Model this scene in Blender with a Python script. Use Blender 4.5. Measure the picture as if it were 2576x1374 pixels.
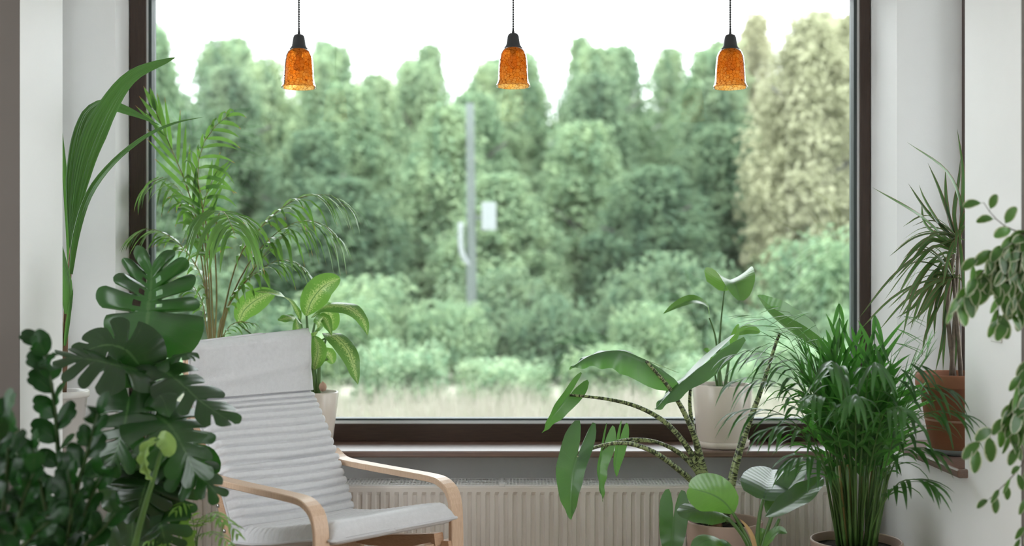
import bpy, math, random
from mathutils import Vector, Matrix
sc = bpy.context.scene
for o in list(bpy.data.objects):
    bpy.data.objects.remove(o)
COL = sc.collection
R = math.radians
# ------------------------------------------------------------------ camera, sky, exposure
FPX, CX, YH, HC = 3000.0, 1288.0, 700.0, 1.35      # focal length / horizon in the 2576 x 1374 frame, eye height in m
cam = bpy.data.cameras.new('camera')
cam.sensor_width = 36.0
cam.lens = 36.0 * FPX / 2576.0
cam.shift_y = (YH - 687.0) / 2576.0
cam.clip_end = 500
cam.dof.use_dof = True
cam.dof.focus_distance = 4.75
cam.dof.aperture_fstop = 1.25
camo = bpy.data.objects.new('camera', cam)
COL.objects.link(camo)
camo.location = (0, 0, HC)
camo.rotation_euler = (R(90), 0, 0)
sc.camera = camo
w = bpy.data.worlds.new('overcast_sky')
sc.world = w
w.use_nodes = True
bg = w.node_tree.nodes['Background']
bg.inputs[0].default_value = (0.93, 0.97, 1.0, 1)
bg.inputs[1].default_value = 2.0
vs = sc.view_settings
vs.view_transform = 'Standard'
vs.look = 'None'
vs.exposure = 1.88
vs.gamma = 1.0
vs.use_curve_mapping = False
random.seed(7)
rnd = random.random
def ru(a, b): return a + (b - a) * rnd()
def P(px, py, Z):
    """point seen at pixel (px, py) of the photograph at distance Z from the eye"""
    return Vector(((px - CX) / FPX * Z, Z, HC - (py - YH) / FPX * Z))
def PP(lst, Z=None):
    return [P(p[0], p[1], p[2] if len(p) > 2 else Z) for p in lst]
UP = Vector((0, 0, 1)); TOCAM = Vector((0, -1, 0))

# ------------------------------------------------------------------ objects
ORG = {}
def setp(o, label=None, cat=None, group=None, kind=None):
    if label: o['label'] = label
    if cat: o['category'] = cat
    if group: o['group'] = group
    if kind: o['kind'] = kind
    return o
def thing(name, loc, label, cat, group=None, kind=None):
    o = bpy.data.objects.new(name, None)
    o.empty_display_size = 0.05
    COL.objects.link(o)
    o.location = loc
    ORG[o.name] = Vector(loc)
    return setp(o, label, cat, group, kind)
def mesh(name, geo, mat, parent=None, smooth=True, bevel=0, label=None, cat=None, group=None, kind=None):
    V, F_ = geo[0], geo[1]
    UV = geo[2] if len(geo) > 2 else None
    if parent is not None:
        org = ORG[parent.name]
    else:
        xs = [v[0] for v in V]; ys = [v[1] for v in V]; zs = [v[2] for v in V]
        org = Vector(((min(xs) + max(xs)) / 2, (min(ys) + max(ys)) / 2, min(zs)))
    me = bpy.data.meshes.new(name)
    me.from_pydata([(v[0] - org[0], v[1] - org[1], v[2] - org[2]) for v in V], [], F_)
    if UV:
        lay = me.uv_layers.new(name='UVMap')
        idx = [0] * len(me.loops)
        me.loops.foreach_get('vertex_index', idx)
        flat = []
        for i in idx: flat += [UV[i][0], UV[i][1]]
        lay.data.foreach_set('uv', flat)
    if smooth:
        me.polygons.foreach_set('use_smooth', [True] * len(me.polygons))
    if mat: me.materials.append(mat)
    o = bpy.data.objects.new(name, me)
    COL.objects.link(o)
    if parent is not None:
        o.parent = parent
    else:
        o.location = org
    ORG[o.name] = org
    if bevel:
        b = o.modifiers.new('bevel', 'BEVEL'); b.width = bevel; b.segments = 2; b.limit_method = 'ANGLE'
    return setp(o, label, cat, group, kind)
def join(*gs):
    V, F_, UV = [], [], []
    for g in gs:
        k = len(V)
        V += list(g[0]); F_ += [tuple(i + k for i in f) for f in g[1]]
        UV += list(g[2]) if len(g) > 2 else [(0, 0)] * len(g[0])
    return V, F_, UV
def box(x0, x1, y0, y1, z0, z1):
    V = [(x, y, z) for z in (z0, z1) for y in (y0, y1) for x in (x0, x1)]
    return V, [(0, 2, 3, 1), (4, 5, 7, 6), (0, 1, 5, 4), (1, 3, 7, 5), (3, 2, 6, 7), (2, 0, 4, 6)]
class Sp:
    """smooth curve through points, parametrised by arc length"""
    def __init__(s, pts, n=48):
        pts = [Vector(p) for p in pts]
        if len(pts) == 2: pts = [pts[0], (pts[0] + pts[1]) / 2, pts[1]]
        q = [pts[0] * 2 - pts[1]] + pts + [pts[-1] * 2 - pts[-2]]
        d = []
        m = max(4, n // (len(pts) - 1))
        for i in range(1, len(q) - 2):
            a, b, c, e = q[i - 1], q[i], q[i + 1], q[i + 2]
            for k in range(m):
                t = k / m
                d.append(0.5 * ((2 * b) + (c - a) * t + (2 * a - 5 * b + 4 * c - e) * t * t + (-a + 3 * b - 3 * c + e) * t ** 3))
        d.append(pts[-1])
        s.d = d
        s.c = [0.0]
        for i in range(1, len(d)): s.c.append(s.c[-1] + (d[i] - d[i - 1]).length)
        s.L = s.c[-1]
    def pos(s, t):
        if t <= 0: return s.d[0] + s.tan(0) * (t * s.L)
        if t >= 1: return s.d[-1] + s.tan(1) * ((t - 1) * s.L)
        x = t * s.L
        lo, hi = 0, len(s.c) - 1
        while hi - lo > 1:
            m = (lo + hi) // 2
            if s.c[m] <= x: lo = m
            else: hi = m
        k = (x - s.c[lo]) / max(1e-9, s.c[hi] - s.c[lo])
        return s.d[lo].lerp(s.d[hi], k)
    def tan(s, t):
        n = len(s.d)
        i = min(n - 2, max(0, int(t * (n - 1))))
        a, b = s.d[max(0, i - 1)], s.d[min(n - 1, i + 2)]
        v = b - a
        return v.normalized() if v.length > 1e-9 else Vector((0, 0, 1))
def tube(pts, radii, seg=6, n=None, cap=True):
    sp = Sp(pts)
    n = n or max(4, 3 * (len(pts) - 1) + 1)
    if not isinstance(radii, (list, tuple)): radii = [radii, radii]
    V, F_, UV = [], [], []
    ref = None
    for i in range(n):
        t = i / (n - 1)
        p, d = sp.pos(t), sp.tan(t)
        if ref is None:
            ref = d.cross(Vector((0.3, 0.9, 0.2)))
            if ref.length < 0.05: ref = d.cross(Vector((1, 0, 0)))
        ref = (ref - d * ref.dot(d)).normalized()
        b = d.cross(ref)
        x = t * (len(radii) - 1); k = min(len(radii) - 2, int(x)); r = radii[k] + (radii[k + 1] - radii[k]) * (x - k)
        for j in range(seg):
            a = 2 * math.pi * j / seg
            V.append(p + ref * (math.cos(a) * r) + b * (math.sin(a) * r)); UV.append((j / seg, t * sp.L))
    for i in range(n - 1):
        for j in range(seg):
            F_.append((i * seg + j, i * seg + (j + 1) % seg, (i + 1) * seg + (j + 1) % seg, (i + 1) * seg + j))
    if cap:
        F_.append(tuple(range(seg))[::-1]); F_.append(tuple((n - 1) * seg + j for j in range(seg)))
    return V, F_, UV
def lathe(c, prof, seg=40, close=False):
    V, F_, UV = [], [], []
    for i, (r, z) in enumerate(prof):
        for j in range(seg):
            a = 2 * math.pi * j / seg
            V.append((c[0] + r * math.cos(a), c[1] + r * math.sin(a), c[2] + z)); UV.append((j / seg, i / len(prof)))
    n = len(prof)
    for i in range(n - 1):
        for j in range(seg):
            F_.append((i * seg + j, i * seg + (j + 1) % seg, (i + 1) * seg + (j + 1) % seg, (i + 1) * seg + j))
    if close:
        F_.append(tuple(range(seg))[::-1]); F_.append(tuple((n - 1) * seg + j for j in range(seg)))
    return V, F_, UV
def lerpk(tab, v):
    if v <= tab[0][0]: return tab[0][1:]
    for a, b in zip(tab, tab[1:]):
        if v <= b[0]:
            k = (v - a[0]) / max(1e-9, b[0] - a[0])
            return tuple(x + (y - x) * k for x, y in zip(a[1:], b[1:]))
    return tab[-1][1:]
# outline tables: (position along midrib, length of side vein, angle of side vein from the midrib)
S_OVATE = [(0, .12, 75), (.08, .55, 70), (.2, .85, 62), (.35, 1, 58), (.5, .98, 52), (.65, .85, 46), (.8, .6, 40), (.92, .3, 32), (1, 0, 20)]
S_LONG = [(0, .1, 70), (.1, .5, 65), (.25, .9, 58), (.4, 1, 54), (.6, .93, 48), (.8, .62, 40), (.93, .28, 30), (1, 0, 20)]
S_ROUND = [(0, .25, 100), (.06, .75, 92), (.2, .97, 78), (.4, 1, 66), (.6, .9, 55), (.8, .62, 45), (.93, .3, 35), (1, 0, 20)]
S_ARROW = [(0, .45, 174), (.012, .98, 169), (.03, 1.0, 160), (.055, .80, 142), (.09, .60, 122), (.15, .50, 102), (.26, .46, 82), (.42, .41, 66), (.6, .32, 54), (.8, .19, 42), (.93, .08, 30), (1, 0, 20)]
S_HEART = [(0, .35, 165), (.02, .75, 150), (.06, .9, 128), (.13, .97, 105), (.25, 1, 86), (.4, .95, 70), (.58, .78, 57), (.78, .5, 45), (.92, .22, 32), (1, 0, 20)]
S_MONST = [(0, .4, 160), (.02, .75, 145), (.06, .92, 122), (.14, 1, 102), (.3, 1.04, 84), (.5, .98, 66), (.7, .86, 50), (.85, .66, 36), (.95, .42, 24), (1, .1, 12)]
def vleaf(ctrl, nrm, W, shape, nv=18, nu=4, fold=0.0, droop=0.0, wave=0.0, wf=3.0, slots=None, holes=0, seed=0, cut=.36, lobe_curl=0.0, asym=0.0, pleat=0, vcurve=0.0, wscale=1.0):
    """leaf blade on a curved midrib; side veins carry the blade so basal lobes, slots and waves are real"""
    sp = Sp(ctrl); rr = random.Random(seed)
    nrm = [Vector(n).normalized() for n in (nrm if isinstance(nrm, (list, tuple)) and not isinstance(nrm[0], (int, float)) else [nrm])]
    rows = []
    if shape in (S_ARROW, S_HEART, S_MONST):
        rows += [0, .008, .015, .03, .045, .06, .08]
    k0 = rows[-1] if rows else 0
    base = [k0 + (1 - k0) * i / nv for i in range(1 if rows else 0, nv + 1)]
    rows += base
    cuts = {}
    if slots:
        for sgn in (-1, 1):
            cuts[sgn] = [(c + rr.uniform(-.03, .03), cut * rr.uniform(.7, 1.35)) for c in slots]
        lob = {sgn: [rr.uniform(.82, 1.12) for _ in range(len(slots) + 1)] for sgn in (-1, 1)}
        for sgn in (-1, 1):
            for c, _ in cuts[sgn]:
                rows += [c - .021, c - .011, c, c + .011, c + .021]
        rows = sorted(set(round(x, 4) for x in rows if 0 <= x <= 1))
    ph = rr.uniform(0, 6.28)
    V, F_, UV = [], [], []
    us = [-1 + i / nu for i in range(2 * nu + 1)]
    for v in rows:
        ln, ang = lerpk(shape, v)
        for u in us:
            sg = -1 if u < 0 else 1
            l = ln * W * (1 + asym * sg)
            if slots:
                cs_ = [0] + [q[0] for q in cuts[sg]] + [1.0]
                for li in range(len(cs_) - 1):
                    if cs_[li] <= v <= cs_[li + 1]:
                        fr_ = (v - cs_[li]) / (cs_[li + 1] - cs_[li])
                        l *= (1 - .30 * abs(2 * fr_ - 1) ** 2.5 * (1 if 0 < li else .4)) * lob[sg][li]
                        break
                for c, cc in cuts[sg]:
                    d = abs(v - c)
                    if d < .021: l *= cc + (1 - cc) * max(0, (d - .010) / .011) if d > .010 else cc
            au = abs(u)
            a = R(ang - vcurve * au)
            al, ac = math.cos(a) * l * au, math.sin(a) * l * au * wscale
            t = v + al / sp.L
            p, d = sp.pos(t), sp.tan(min(1, max(0, t)))
            x = min(1, max(0, t)) * (len(nrm) - 1); k = min(max(0, len(nrm) - 2), int(x))
            n = nrm[k].lerp(nrm[k + 1], x - k) if len(nrm) > 1 else nrm[0]
            s = d.cross(n)
            s = s.normalized() if s.length > 1e-5 else Vector((1, 0, 0))
            n = s.cross(d)
            h = ac * math.sin(fold) - droop * ac * ac / max(W, 1e-6)
            h += wave * W * au * au * math.sin(v * wf * 6.28 + ph + (1.3 if u < 0 else 0))
            if lobe_curl: h -= lobe_curl * W * max(0, au - .55) ** 2 * (1 + .5 * math.sin(v * 25 + ph))
            if pleat: h += 0.02 * W * (1 if int(round(au * nu)) % 2 else -1) * pleat
            V.append(p + s * (sg * ac * math.cos(fold)) + n * h); UV.append((u * .5 + .5, v))
    m = len(us)
    for i in range(len(rows) - 1):
        for j in range(m - 1):
            if holes and slots:
                sg = -1 if j < nu else 1
                c_in = abs((us[j] + us[j + 1]) / 2)
                vm = (rows[i] + rows[i + 1]) / 2
                mid = [(a[0] + b[0]) / 2 for a, b in zip(cuts[sg], cuts[sg][1:])]
                if any(abs(vm - q) < .028 for q in mid) and .2 < c_in < .2 + .14 * holes: continue
            F_.append((i * m + j, i * m + j + 1, (i + 1) * m + j + 1, (i + 1) * m + j))
    return V, F_, UV
def strap(ctrl, nrm, W, n=10, fold=.25, prof=None, nu=1, pleat=0.0, twist=0.0):
    """long narrow leaf"""
    sp = Sp(ctrl, 24 if n < 9 else 48)
    prof = prof or [(0, .45), (.15, .85), (.4, 1), (.7, .75), (.9, .35), (1, .02)]
    nrm = [Vector(x).normalized() for x in (nrm if isinstance(nrm, list) else [nrm])]
    V, F_, UV = [], [], []
    us = [-1 + i / nu for i in range(2 * nu + 1)]
    for i in range(n + 1):
        t = i / n
        p, d = sp.pos(t), sp.tan(t)
        x = t * (len(nrm) - 1); k = min(max(0, len(nrm) - 2), int(x))
        nn = nrm[k].lerp(nrm[k + 1], x - k) if len(nrm) > 1 else nrm[0]
        s = d.cross(nn); s = s.normalized() if s.length > 1e-5 else d.orthogonal().normalized()
        nn = s.cross(d)
        if twist:
            q = Matrix.Rotation(twist * t, 3, d); s = q @ s; nn = q @ nn
        wv = lerpk(prof, t)[0] * W
        for j, u in enumerate(us):
            h = abs(u) * wv * math.sin(fold)
            if pleat: h += pleat * (1 if j % 2 else -1) * min(1, lerpk(prof, t)[0])
            V.append(p + s * (u * wv * math.cos(fold)) + nn * h); UV.append((u * .5 + .5, t))
    m = len(us)
    for i in range(n):
        for j in range(m - 1):
            F_.append((i * m + j, i * m + j + 1, (i + 1) * m + j + 1, (i + 1) * m + j))
    return V, F_, UV

# ------------------------------------------------------------------ materials
def nt(name):
    m = bpy.data.materials.new(name); m.use_nodes = True
    n = m.node_tree; n.nodes.clear()
    out = n.nodes.new('ShaderNodeOutputMaterial')
    return m, n, out
def nd(n, typ, **kw):
    x = n.nodes.new(typ)
    for k, v in kw.items():
        if k.startswith('i_'):
            key = k[2:]; key = int(key) if key.isdigit() else key.replace('_', ' ')
            x.inputs[key].default_value = v
        else: setattr(x, k, v)
    return x
def c4(c): return (c[0], c[1], c[2], 1)
def plain(name, col, rough=.5, spec=.5, noise=0.0, scale=6, bump=0.0, bscale=80, col2=None, stretch=None, coat=0.0, metal=0.0, wavewood=0):
    m, n, out = nt(name)
    b = nd(n, 'ShaderNodeBsdfPrincipled')
    b.inputs['Roughness'].default_value = rough; b.inputs['Specular IOR Level'].default_value = spec
    b.inputs['Metallic'].default_value = metal; b.inputs['Coat Weight'].default_value = coat; b.inputs['Coat Roughness'].default_value = .42; b.inputs['Coat IOR'].default_value = 1.9
    n.links.new(b.outputs[0], out.inputs[0])
    tc = nd(n, 'ShaderNodeTexCoord'); mp = nd(n, 'ShaderNodeMapping')
    if stretch: mp.inputs['Scale'].default_value = stretch
    n.links.new(tc.outputs['Object'], mp.inputs[0])
    b.inputs['Base Color'].default_value = c4(col)
    if noise or col2:
        tx = nd(n, 'ShaderNodeTexNoise', i_Scale=scale, i_Detail=6.0, i_Roughness=.6)
        n.links.new(mp.outputs[0], tx.inputs['Vector'])
        rp = nd(n, 'ShaderNodeValToRGB')
        rp.color_ramp.elements[0].position = .3; rp.color_ramp.elements[1].position = .7
        c2 = col2 or tuple(x * (1 - noise) for x in col)
        rp.color_ramp.elements[0].color = c4(c2); rp.color_ramp.elements[1].color = c4(col)
        n.links.new(tx.outputs['Fac'], rp.inputs[0]); n.links.new(rp.outputs[0], b.inputs['Base Color'])
    if bump:
        t2 = nd(n, 'ShaderNodeTexNoise', i_Scale=bscale, i_Detail=4.0)
        n.links.new(mp.outputs[0], t2.inputs['Vector'])
        bp = nd(n, 'ShaderNodeBump', i_Strength=bump, i_Distance=.004)
        n.links.new(t2.outputs['Fac'], bp.inputs['Height']); n.links.new(bp.outputs[0], b.inputs['Normal'])
    return m
def leafm(name, col, trans, rough=.35, tmix=.4, vein=None, vstr=.5, edge=None, patch=None, spec=.9, tip=None, nvein=14, var=.25, bump=.045, ustripe=0):
    """leaf: glossy upper skin over a translucent blade, veins and variegation by UV"""
    m, n, out = nt(name)
    L = n.links.new
    b = nd(n, 'ShaderNodeBsdfPrincipled'); b.inputs['Roughness'].default_value = rough; b.inputs['Specular IOR Level'].default_value = spec
    tr = nd(n, 'ShaderNodeBsdfTranslucent'); mx = nd(n, 'ShaderNodeMixShader', i_0=tmix)
    L(b.outputs[0], mx.inputs[1]); L(tr.outputs[0], mx.inputs[2]); L(mx.outputs[0], out.inputs[0])
    tc = nd(n, 'ShaderNodeTexCoord'); oi = nd(n, 'ShaderNodeObjectInfo')
    sx = nd(n, 'ShaderNodeSeparateXYZ'); L(tc.outputs['UV'], sx.inputs[0])
    ns = nd(n, 'ShaderNodeTexNoise', i_Scale=14.0, i_Detail=3.0); L(tc.outputs['Object'], ns.inputs['Vector'])
    # brightness variation by leaf and by noise
    ad = nd(n, 'ShaderNodeMath', operation='ADD'); L(ns.outputs['Fac'], ad.inputs[0]); L(oi.outputs['Random'], ad.inputs[1])
    mr = nd(n, 'ShaderNodeMapRange', i_1=.3, i_2=1.5, i_3=1 - var, i_4=1 + var); L(ad.outputs[0], mr.inputs[0])
    cur = {}
    def mul(c):
        v = nd(n, 'ShaderNodeMixRGB', blend_type='MULTIPLY', i_0=1.0); v.inputs[1].default_value = c4(c)
        L(mr.outputs[0], v.inputs[2]); return v.outputs[0]
    A, B = mul(col), mul(trans)
    def over(sock, c, fac):
        v = nd(n, 'ShaderNodeMixRGB'); L(fac, v.inputs[0]); L(sock, v.inputs[1]); v.inputs[2].default_value = c4(c); return v.outputs[0]
    au = nd(n, 'ShaderNodeMath', operation='SUBTRACT', i_1=.5); L(sx.outputs[0], au.inputs[0])
    ab = nd(n, 'ShaderNodeMath', operation='ABSOLUTE'); L(au.outputs[0], ab.inputs[0])      # 0 midrib .. .5 edge
    vs_ = nd(n, 'ShaderNodeMath', operation='MULTIPLY', i_1=float(nvein) * 6.2832); L(sx.outputs[1], vs_.inputs[0])
    sn = nd(n, 'ShaderNodeMath', operation='COSINE'); L(vs_.outputs[0], sn.inputs[0])
    if patch:
        p2 = nd(n, 'ShaderNodeTexNoise', i_Scale=7.0, i_Detail=5.0, i_Roughness=.7)
        mp = nd(n, 'ShaderNodeMapping'); mp.inputs['Scale'].default_value = (2.2, 6, 1); L(tc.outputs['UV'], mp.inputs[0]); L(mp.outputs[0], p2.inputs['Vector'])
        k = nd(n, 'ShaderNodeMapRange', i_1=0.0, i_2=.42, i_3=.16, i_4=-.16); L(ab.outputs[0], k.inputs[0])
        s2 = nd(n, 'ShaderNodeMath', operation='ADD'); L(p2.outputs['Fac'], s2.inputs[0]); L(k.outputs[0], s2.inputs[1])
        f = nd(n, 'ShaderNodeMapRange', i_1=.52, i_2=.6); L(s2.outputs[0], f.inputs[0])
        A = over(A, patch, f.outputs[0]); B = over(B, tuple(min(1, x * 1.15) for x in patch), f.outputs[0])
    if edge:
        ne = nd(n, 'ShaderNodeTexNoise', i_Scale=5.0, i_Detail=3.0); L(tc.outputs['UV'], ne.inputs['Vector'])
        ko = nd(n, 'ShaderNodeMath', operation='MULTIPLY_ADD', i_1=.2, i_2=-.10); L(ne.outputs['Fac'], ko.inputs[0])
        s3 = nd(n, 'ShaderNodeMath', operation='ADD'); L(ab.outputs[0], s3.inputs[0]); L(ko.outputs[0], s3.inputs[1])
        f = nd(n, 'ShaderNodeMapRange', i_1=.375, i_2=.415); L(s3.outputs[0], f.inputs[0])
        A = over(A, edge, f.outputs[0]); B = over(B, edge, f.outputs[0])
    if vein:
        f1 = nd(n, 'ShaderNodeMapRange', i_1=.012, i_2=.028, i_3=1.0, i_4=0.0); L(ab.outputs[0], f1.inputs[0])
        f2 = nd(n, 'ShaderNodeMapRange', i_1=.975, i_2=1.0, i_3=0.0, i_4=vstr); L(sn.outputs[0], f2.inputs[0])
        f3 = nd(n, 'ShaderNodeMath', operation='MAXIMUM'); L(f1.outputs[0], f3.inputs[0]); L(f2.outputs[0], f3.inputs[1])
        A = over(A, vein, f3.outputs[0]); B = over(B, vein, f3.outputs[0])
    if tip:
        f = nd(n, 'ShaderNodeMapRange', i_1=.88, i_2=.97); L(sx.outputs[1], f.inputs[0])
        g = nd(n, 'ShaderNodeMath', operation='GREATER_THAN', i_1=.55); L(oi.outputs['Random'], g.inputs[0])
        h = nd(n, 'ShaderNodeMath', operation='MULTIPLY'); L(f.outputs[0], h.inputs[0]); L(g.outputs[0], h.inputs[1])
        A = over(A, tip, h.outputs[0]); B = over(B, tip, h.outputs[0])
    L(A, b.inputs['Base Color']); L(B, tr.inputs['Color'])
    if ustripe:
        us_ = nd(n, 'ShaderNodeMath', operation='MULTIPLY', i_1=ustripe * 6.2832); L(sx.outputs[0], us_.inputs[0])
        sn = nd(n, 'ShaderNodeMath', operation='COSINE'); L(us_.outputs[0], sn.inputs[0])
    if bump:
        bp = nd(n, 'ShaderNodeBump', i_Strength=bump, i_Distance=.004); L(sn.outputs[0], bp.inputs['Height']); L(bp.outputs[0], b.inputs['Normal'])
    return m
M = {}
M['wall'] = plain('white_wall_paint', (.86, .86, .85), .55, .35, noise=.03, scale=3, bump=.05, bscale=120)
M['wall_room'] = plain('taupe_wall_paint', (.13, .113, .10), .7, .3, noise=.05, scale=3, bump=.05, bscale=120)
M['wall_out'] = plain('facade_plaster', (.55, .53, .5), .8, .3, noise=.1)
M['floor'] = plain('oak_floor', (.46, .35, .25), .45, .4, noise=.35, scale=4, stretch=(1, 12, 1))
M['frame'] = plain('dark_brown_wood', (.060, .036, .026), .32, .5, col2=(.035, .020, .015), scale=7, stretch=(1.5, 30, 30), bump=.08, bscale=30)
M['frame_v'] = plain('dark_brown_wood_upright', (.060, .036, .026), .35, .5, col2=(.035, .020, .015), scale=7, stretch=(30, 30, 1.5), bump=.08, bscale=30)
M['sill'] = plain('varnished_brown_sill', (.17, .085, .058), .4, 1.0, col2=(.09, .042, .03), scale=6, stretch=(1.3, 26, 26), coat=.7)
M['sill_s'] = plain('varnished_brown_side_sill', (.20, .11, .075), .25, .6, col2=(.11, .055, .04), scale=6, stretch=(26, 1.3, 26), coat=.6)
M['bead'] = plain('white_glazing_bead', (.75, .77, .78), .35)
M['gasket'] = plain('dark_grey_gasket', (.045, .06, .06), .5)
M['rad'] = plain('cream_radiator_enamel', (.76, .71, .66), .3, .5, noise=.02)
M['radw'] = plain('white_radiator_enamel', (.82, .82, .81), .3, .5)
M['raddark'] = plain('radiator_inside', (.12, .13, .13), .6)
M['birch'] = plain('pale_birch_veneer', (.72, .53, .38), .38, .4, col2=(.60, .41, .28), scale=9, stretch=(22, 22, 3), bump=.03)
M['birch_e'] = plain('birch_layered_edge', (.62, .41, .27), .45, .4, col2=(.47, .29, .18), scale=9, stretch=(3, 3, 40))
M['fabric'] = plain('light_grey_cotton', (.71, .71, .725), .85, .2, noise=.08, scale=60, bump=.35, bscale=420)
M['pipe'] = plain('grey_cotton_piping', (.64, .64, .655), .85, .2, bump=.3, bscale=400)
M['steel'] = plain('steel_screw', (.55, .55, .54), .3, .5, metal=1)
M['cream'] = plain('cream_glazed_ceramic', (.76, .68, .60), .28, .5, noise=.03, scale=5)
M['clay'] = plain('pinkish_clay', (.47, .335, .275), .5, .4, noise=.12, scale=8, bump=.08, bscale=60)
M['clay_d'] = plain('brown_clay', (.30, .215, .18), .5, .4, noise=.12, scale=8, bump=.08, bscale=60)
M['terra'] = plain('terracotta', (.42, .185, .105), .75, .25, col2=(.30, .13, .08), scale=5, bump=.15, bscale=70)
M['terra_w'] = plain('weathered_terracotta', (.56, .37, .28), .85, .2, noise=.2, scale=9)
M['plastic'] = plain('clear_white_plastic', (.8, .78, .75), .3, .5)
M['greyp'] = plain('grey_plastic', (.20, .215, .225), .35, .5)
M['soil'] = plain('potting_soil', (.035, .025, .02), .95, .1, noise=.6, scale=90, bump=.9, bscale=120)
M['switch'] = plain('white_switch', (.8, .8, .78), .3)
M['black'] = plain('black_metal', (.022, .022, .024), .45, .5)
M['bulb'] = plain('amber_bulb', (.75, .26, .06), .15, .5)
M['coir'] = plain('brown_coir', (.16, .075, .045), .95, .1, noise=.5, scale=120, bump=1.0, bscale=160)
M['stem_br'] = plain('brown_fibrous_stem', (.28, .16, .10), .8, .2, col2=(.14, .08, .05), scale=20, stretch=(3, 3, 1))
M['stem_g'] = plain('green_stem', (.09, .19, .045), .4, .5, noise=.3, scale=12)
M['stem_dk'] = plain('dark_green_stem', (.035, .075, .02), .4, .5, noise=.3, scale=12)
M['stem_y'] = plain('yellow_green_stem', (.22, .24, .07), .4, .5, col2=(.24, .15, .06), scale=6)
M['stem_grey'] = plain('grey_cane', (.25, .2, .16), .8, .2, noise=.4, scale=40)
M['twig'] = plain('brown_twig', (.10, .07, .055), .7, .2, noise=.3)
# spotted alocasia petiole
m, n, out = nt('zebra_petiole')
b = nd(n, 'ShaderNodeBsdfPrincipled', i_Roughness=.4); n.links.new(b.outputs[0], out.inputs[0])
tc = nd(n, 'ShaderNodeTexCoord'); mp = nd(n, 'ShaderNodeMapping'); mp.inputs['Scale'].default_value = (2.2, 95, 1)
tx = nd(n, 'ShaderNodeTexNoise', i_Scale=1.0, i_Detail=3.0, i_Roughness=.65); rp = nd(n, 'ShaderNodeValToRGB')
rp.color_ramp.elements[0].position = .46; rp.color_ramp.elements[1].position = .53
rp.color_ramp.elements[0].color = (.035, .045, .02, 1); rp.color_ramp.elements[1].color = (.33, .40, .18, 1)
n.links.new(tc.outputs['UV'], mp.inputs[0]); n.links.new(mp.outputs[0], tx.inputs['Vector']); n.links.new(tx.outputs['Fac'], rp.inputs[0]); n.links.new(rp.outputs[0], b.inputs['Base Color'])
M['zebra'] = m
# leaves
M['l_monst'] = leafm('monstera_leaf', (.016, .040, .014), (.045, .20, .02), .28, .34, vein=(.06, .14, .04), vstr=.25, var=.2, spec=.6)
M['l_young'] = leafm('young_monstera_leaf', (.22, .38, .09), (.42, .58, .14), .4, .5, var=.15)
M['l_zz'] = leafm('zz_leaf', (.010, .036, .010), (.022, .13, .012), .36, .28, vein=(.03, .09, .02), vstr=.1, var=.3, spec=.3)
M['l_kentia'] = leafm('palm_leaflet', (.05, .125, .035), (.21, .45, .06), .28, .42, tip=(.45, .22, .08), var=.3, bump=0, spec=1.0)
M['l_areca'] = leafm('bamboo_palm_leaflet', (.024, .080, .022), (.10, .34, .04), .33, .40, var=.35, bump=0)
M['l_fan'] = leafm('pleated_palm_leaf', (.045, .11, .045), (.14, .35, .05), .33, .38, var=.1, bump=.5, ustripe=9)
M['l_dief'] = leafm('dieffenbachia_leaf', (.045, .13, .035), (.24, .50, .07), .3, .45, patch=(.44, .56, .20), vein=(.13, .27, .07), vstr=.2, var=.15)
M['l_alo'] = leafm('alocasia_leaf', (.04, .095, .05), (.16, .40, .06), .3, .40, vein=(.10, .22, .07), vstr=.35, var=.2, nvein=9)
M['l_strel'] = leafm('strelitzia_leaf', (.05, .13, .05), (.22, .48, .06), .3, .42, vein=(.12, .25, .08), vstr=.2, var=.15, nvein=22)
M['l_phil'] = leafm('philodendron_leaf', (.04, .10, .05), (.23, .50, .06), .28, .42, vein=(.09, .20, .06), vstr=.3, var=.2, nvein=12, spec=1.0)
M['l_drac'] = leafm('dracaena_leaf', (.045, .10, .035), (.12, .25, .05), .32, .36, edge=(.22, .10, .06), var=.35, bump=0)
M['l_ficus'] = leafm('variegated_ficus_leaf', (.04, .10, .022), (.12, .27, .04), .38, .35, edge=(.40, .43, .27), var=.3, bump=0, spec=.4)
M['l_fern'] = leafm('fern_leaflet', (.14, .31, .05), (.34, .58, .10), .4, .42, var=.3, bump=0)
M['dry'] = leafm('dry_leaf', (.5, .32, .15), (.5, .35, .15), .7, .3, bump=0)
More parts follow.
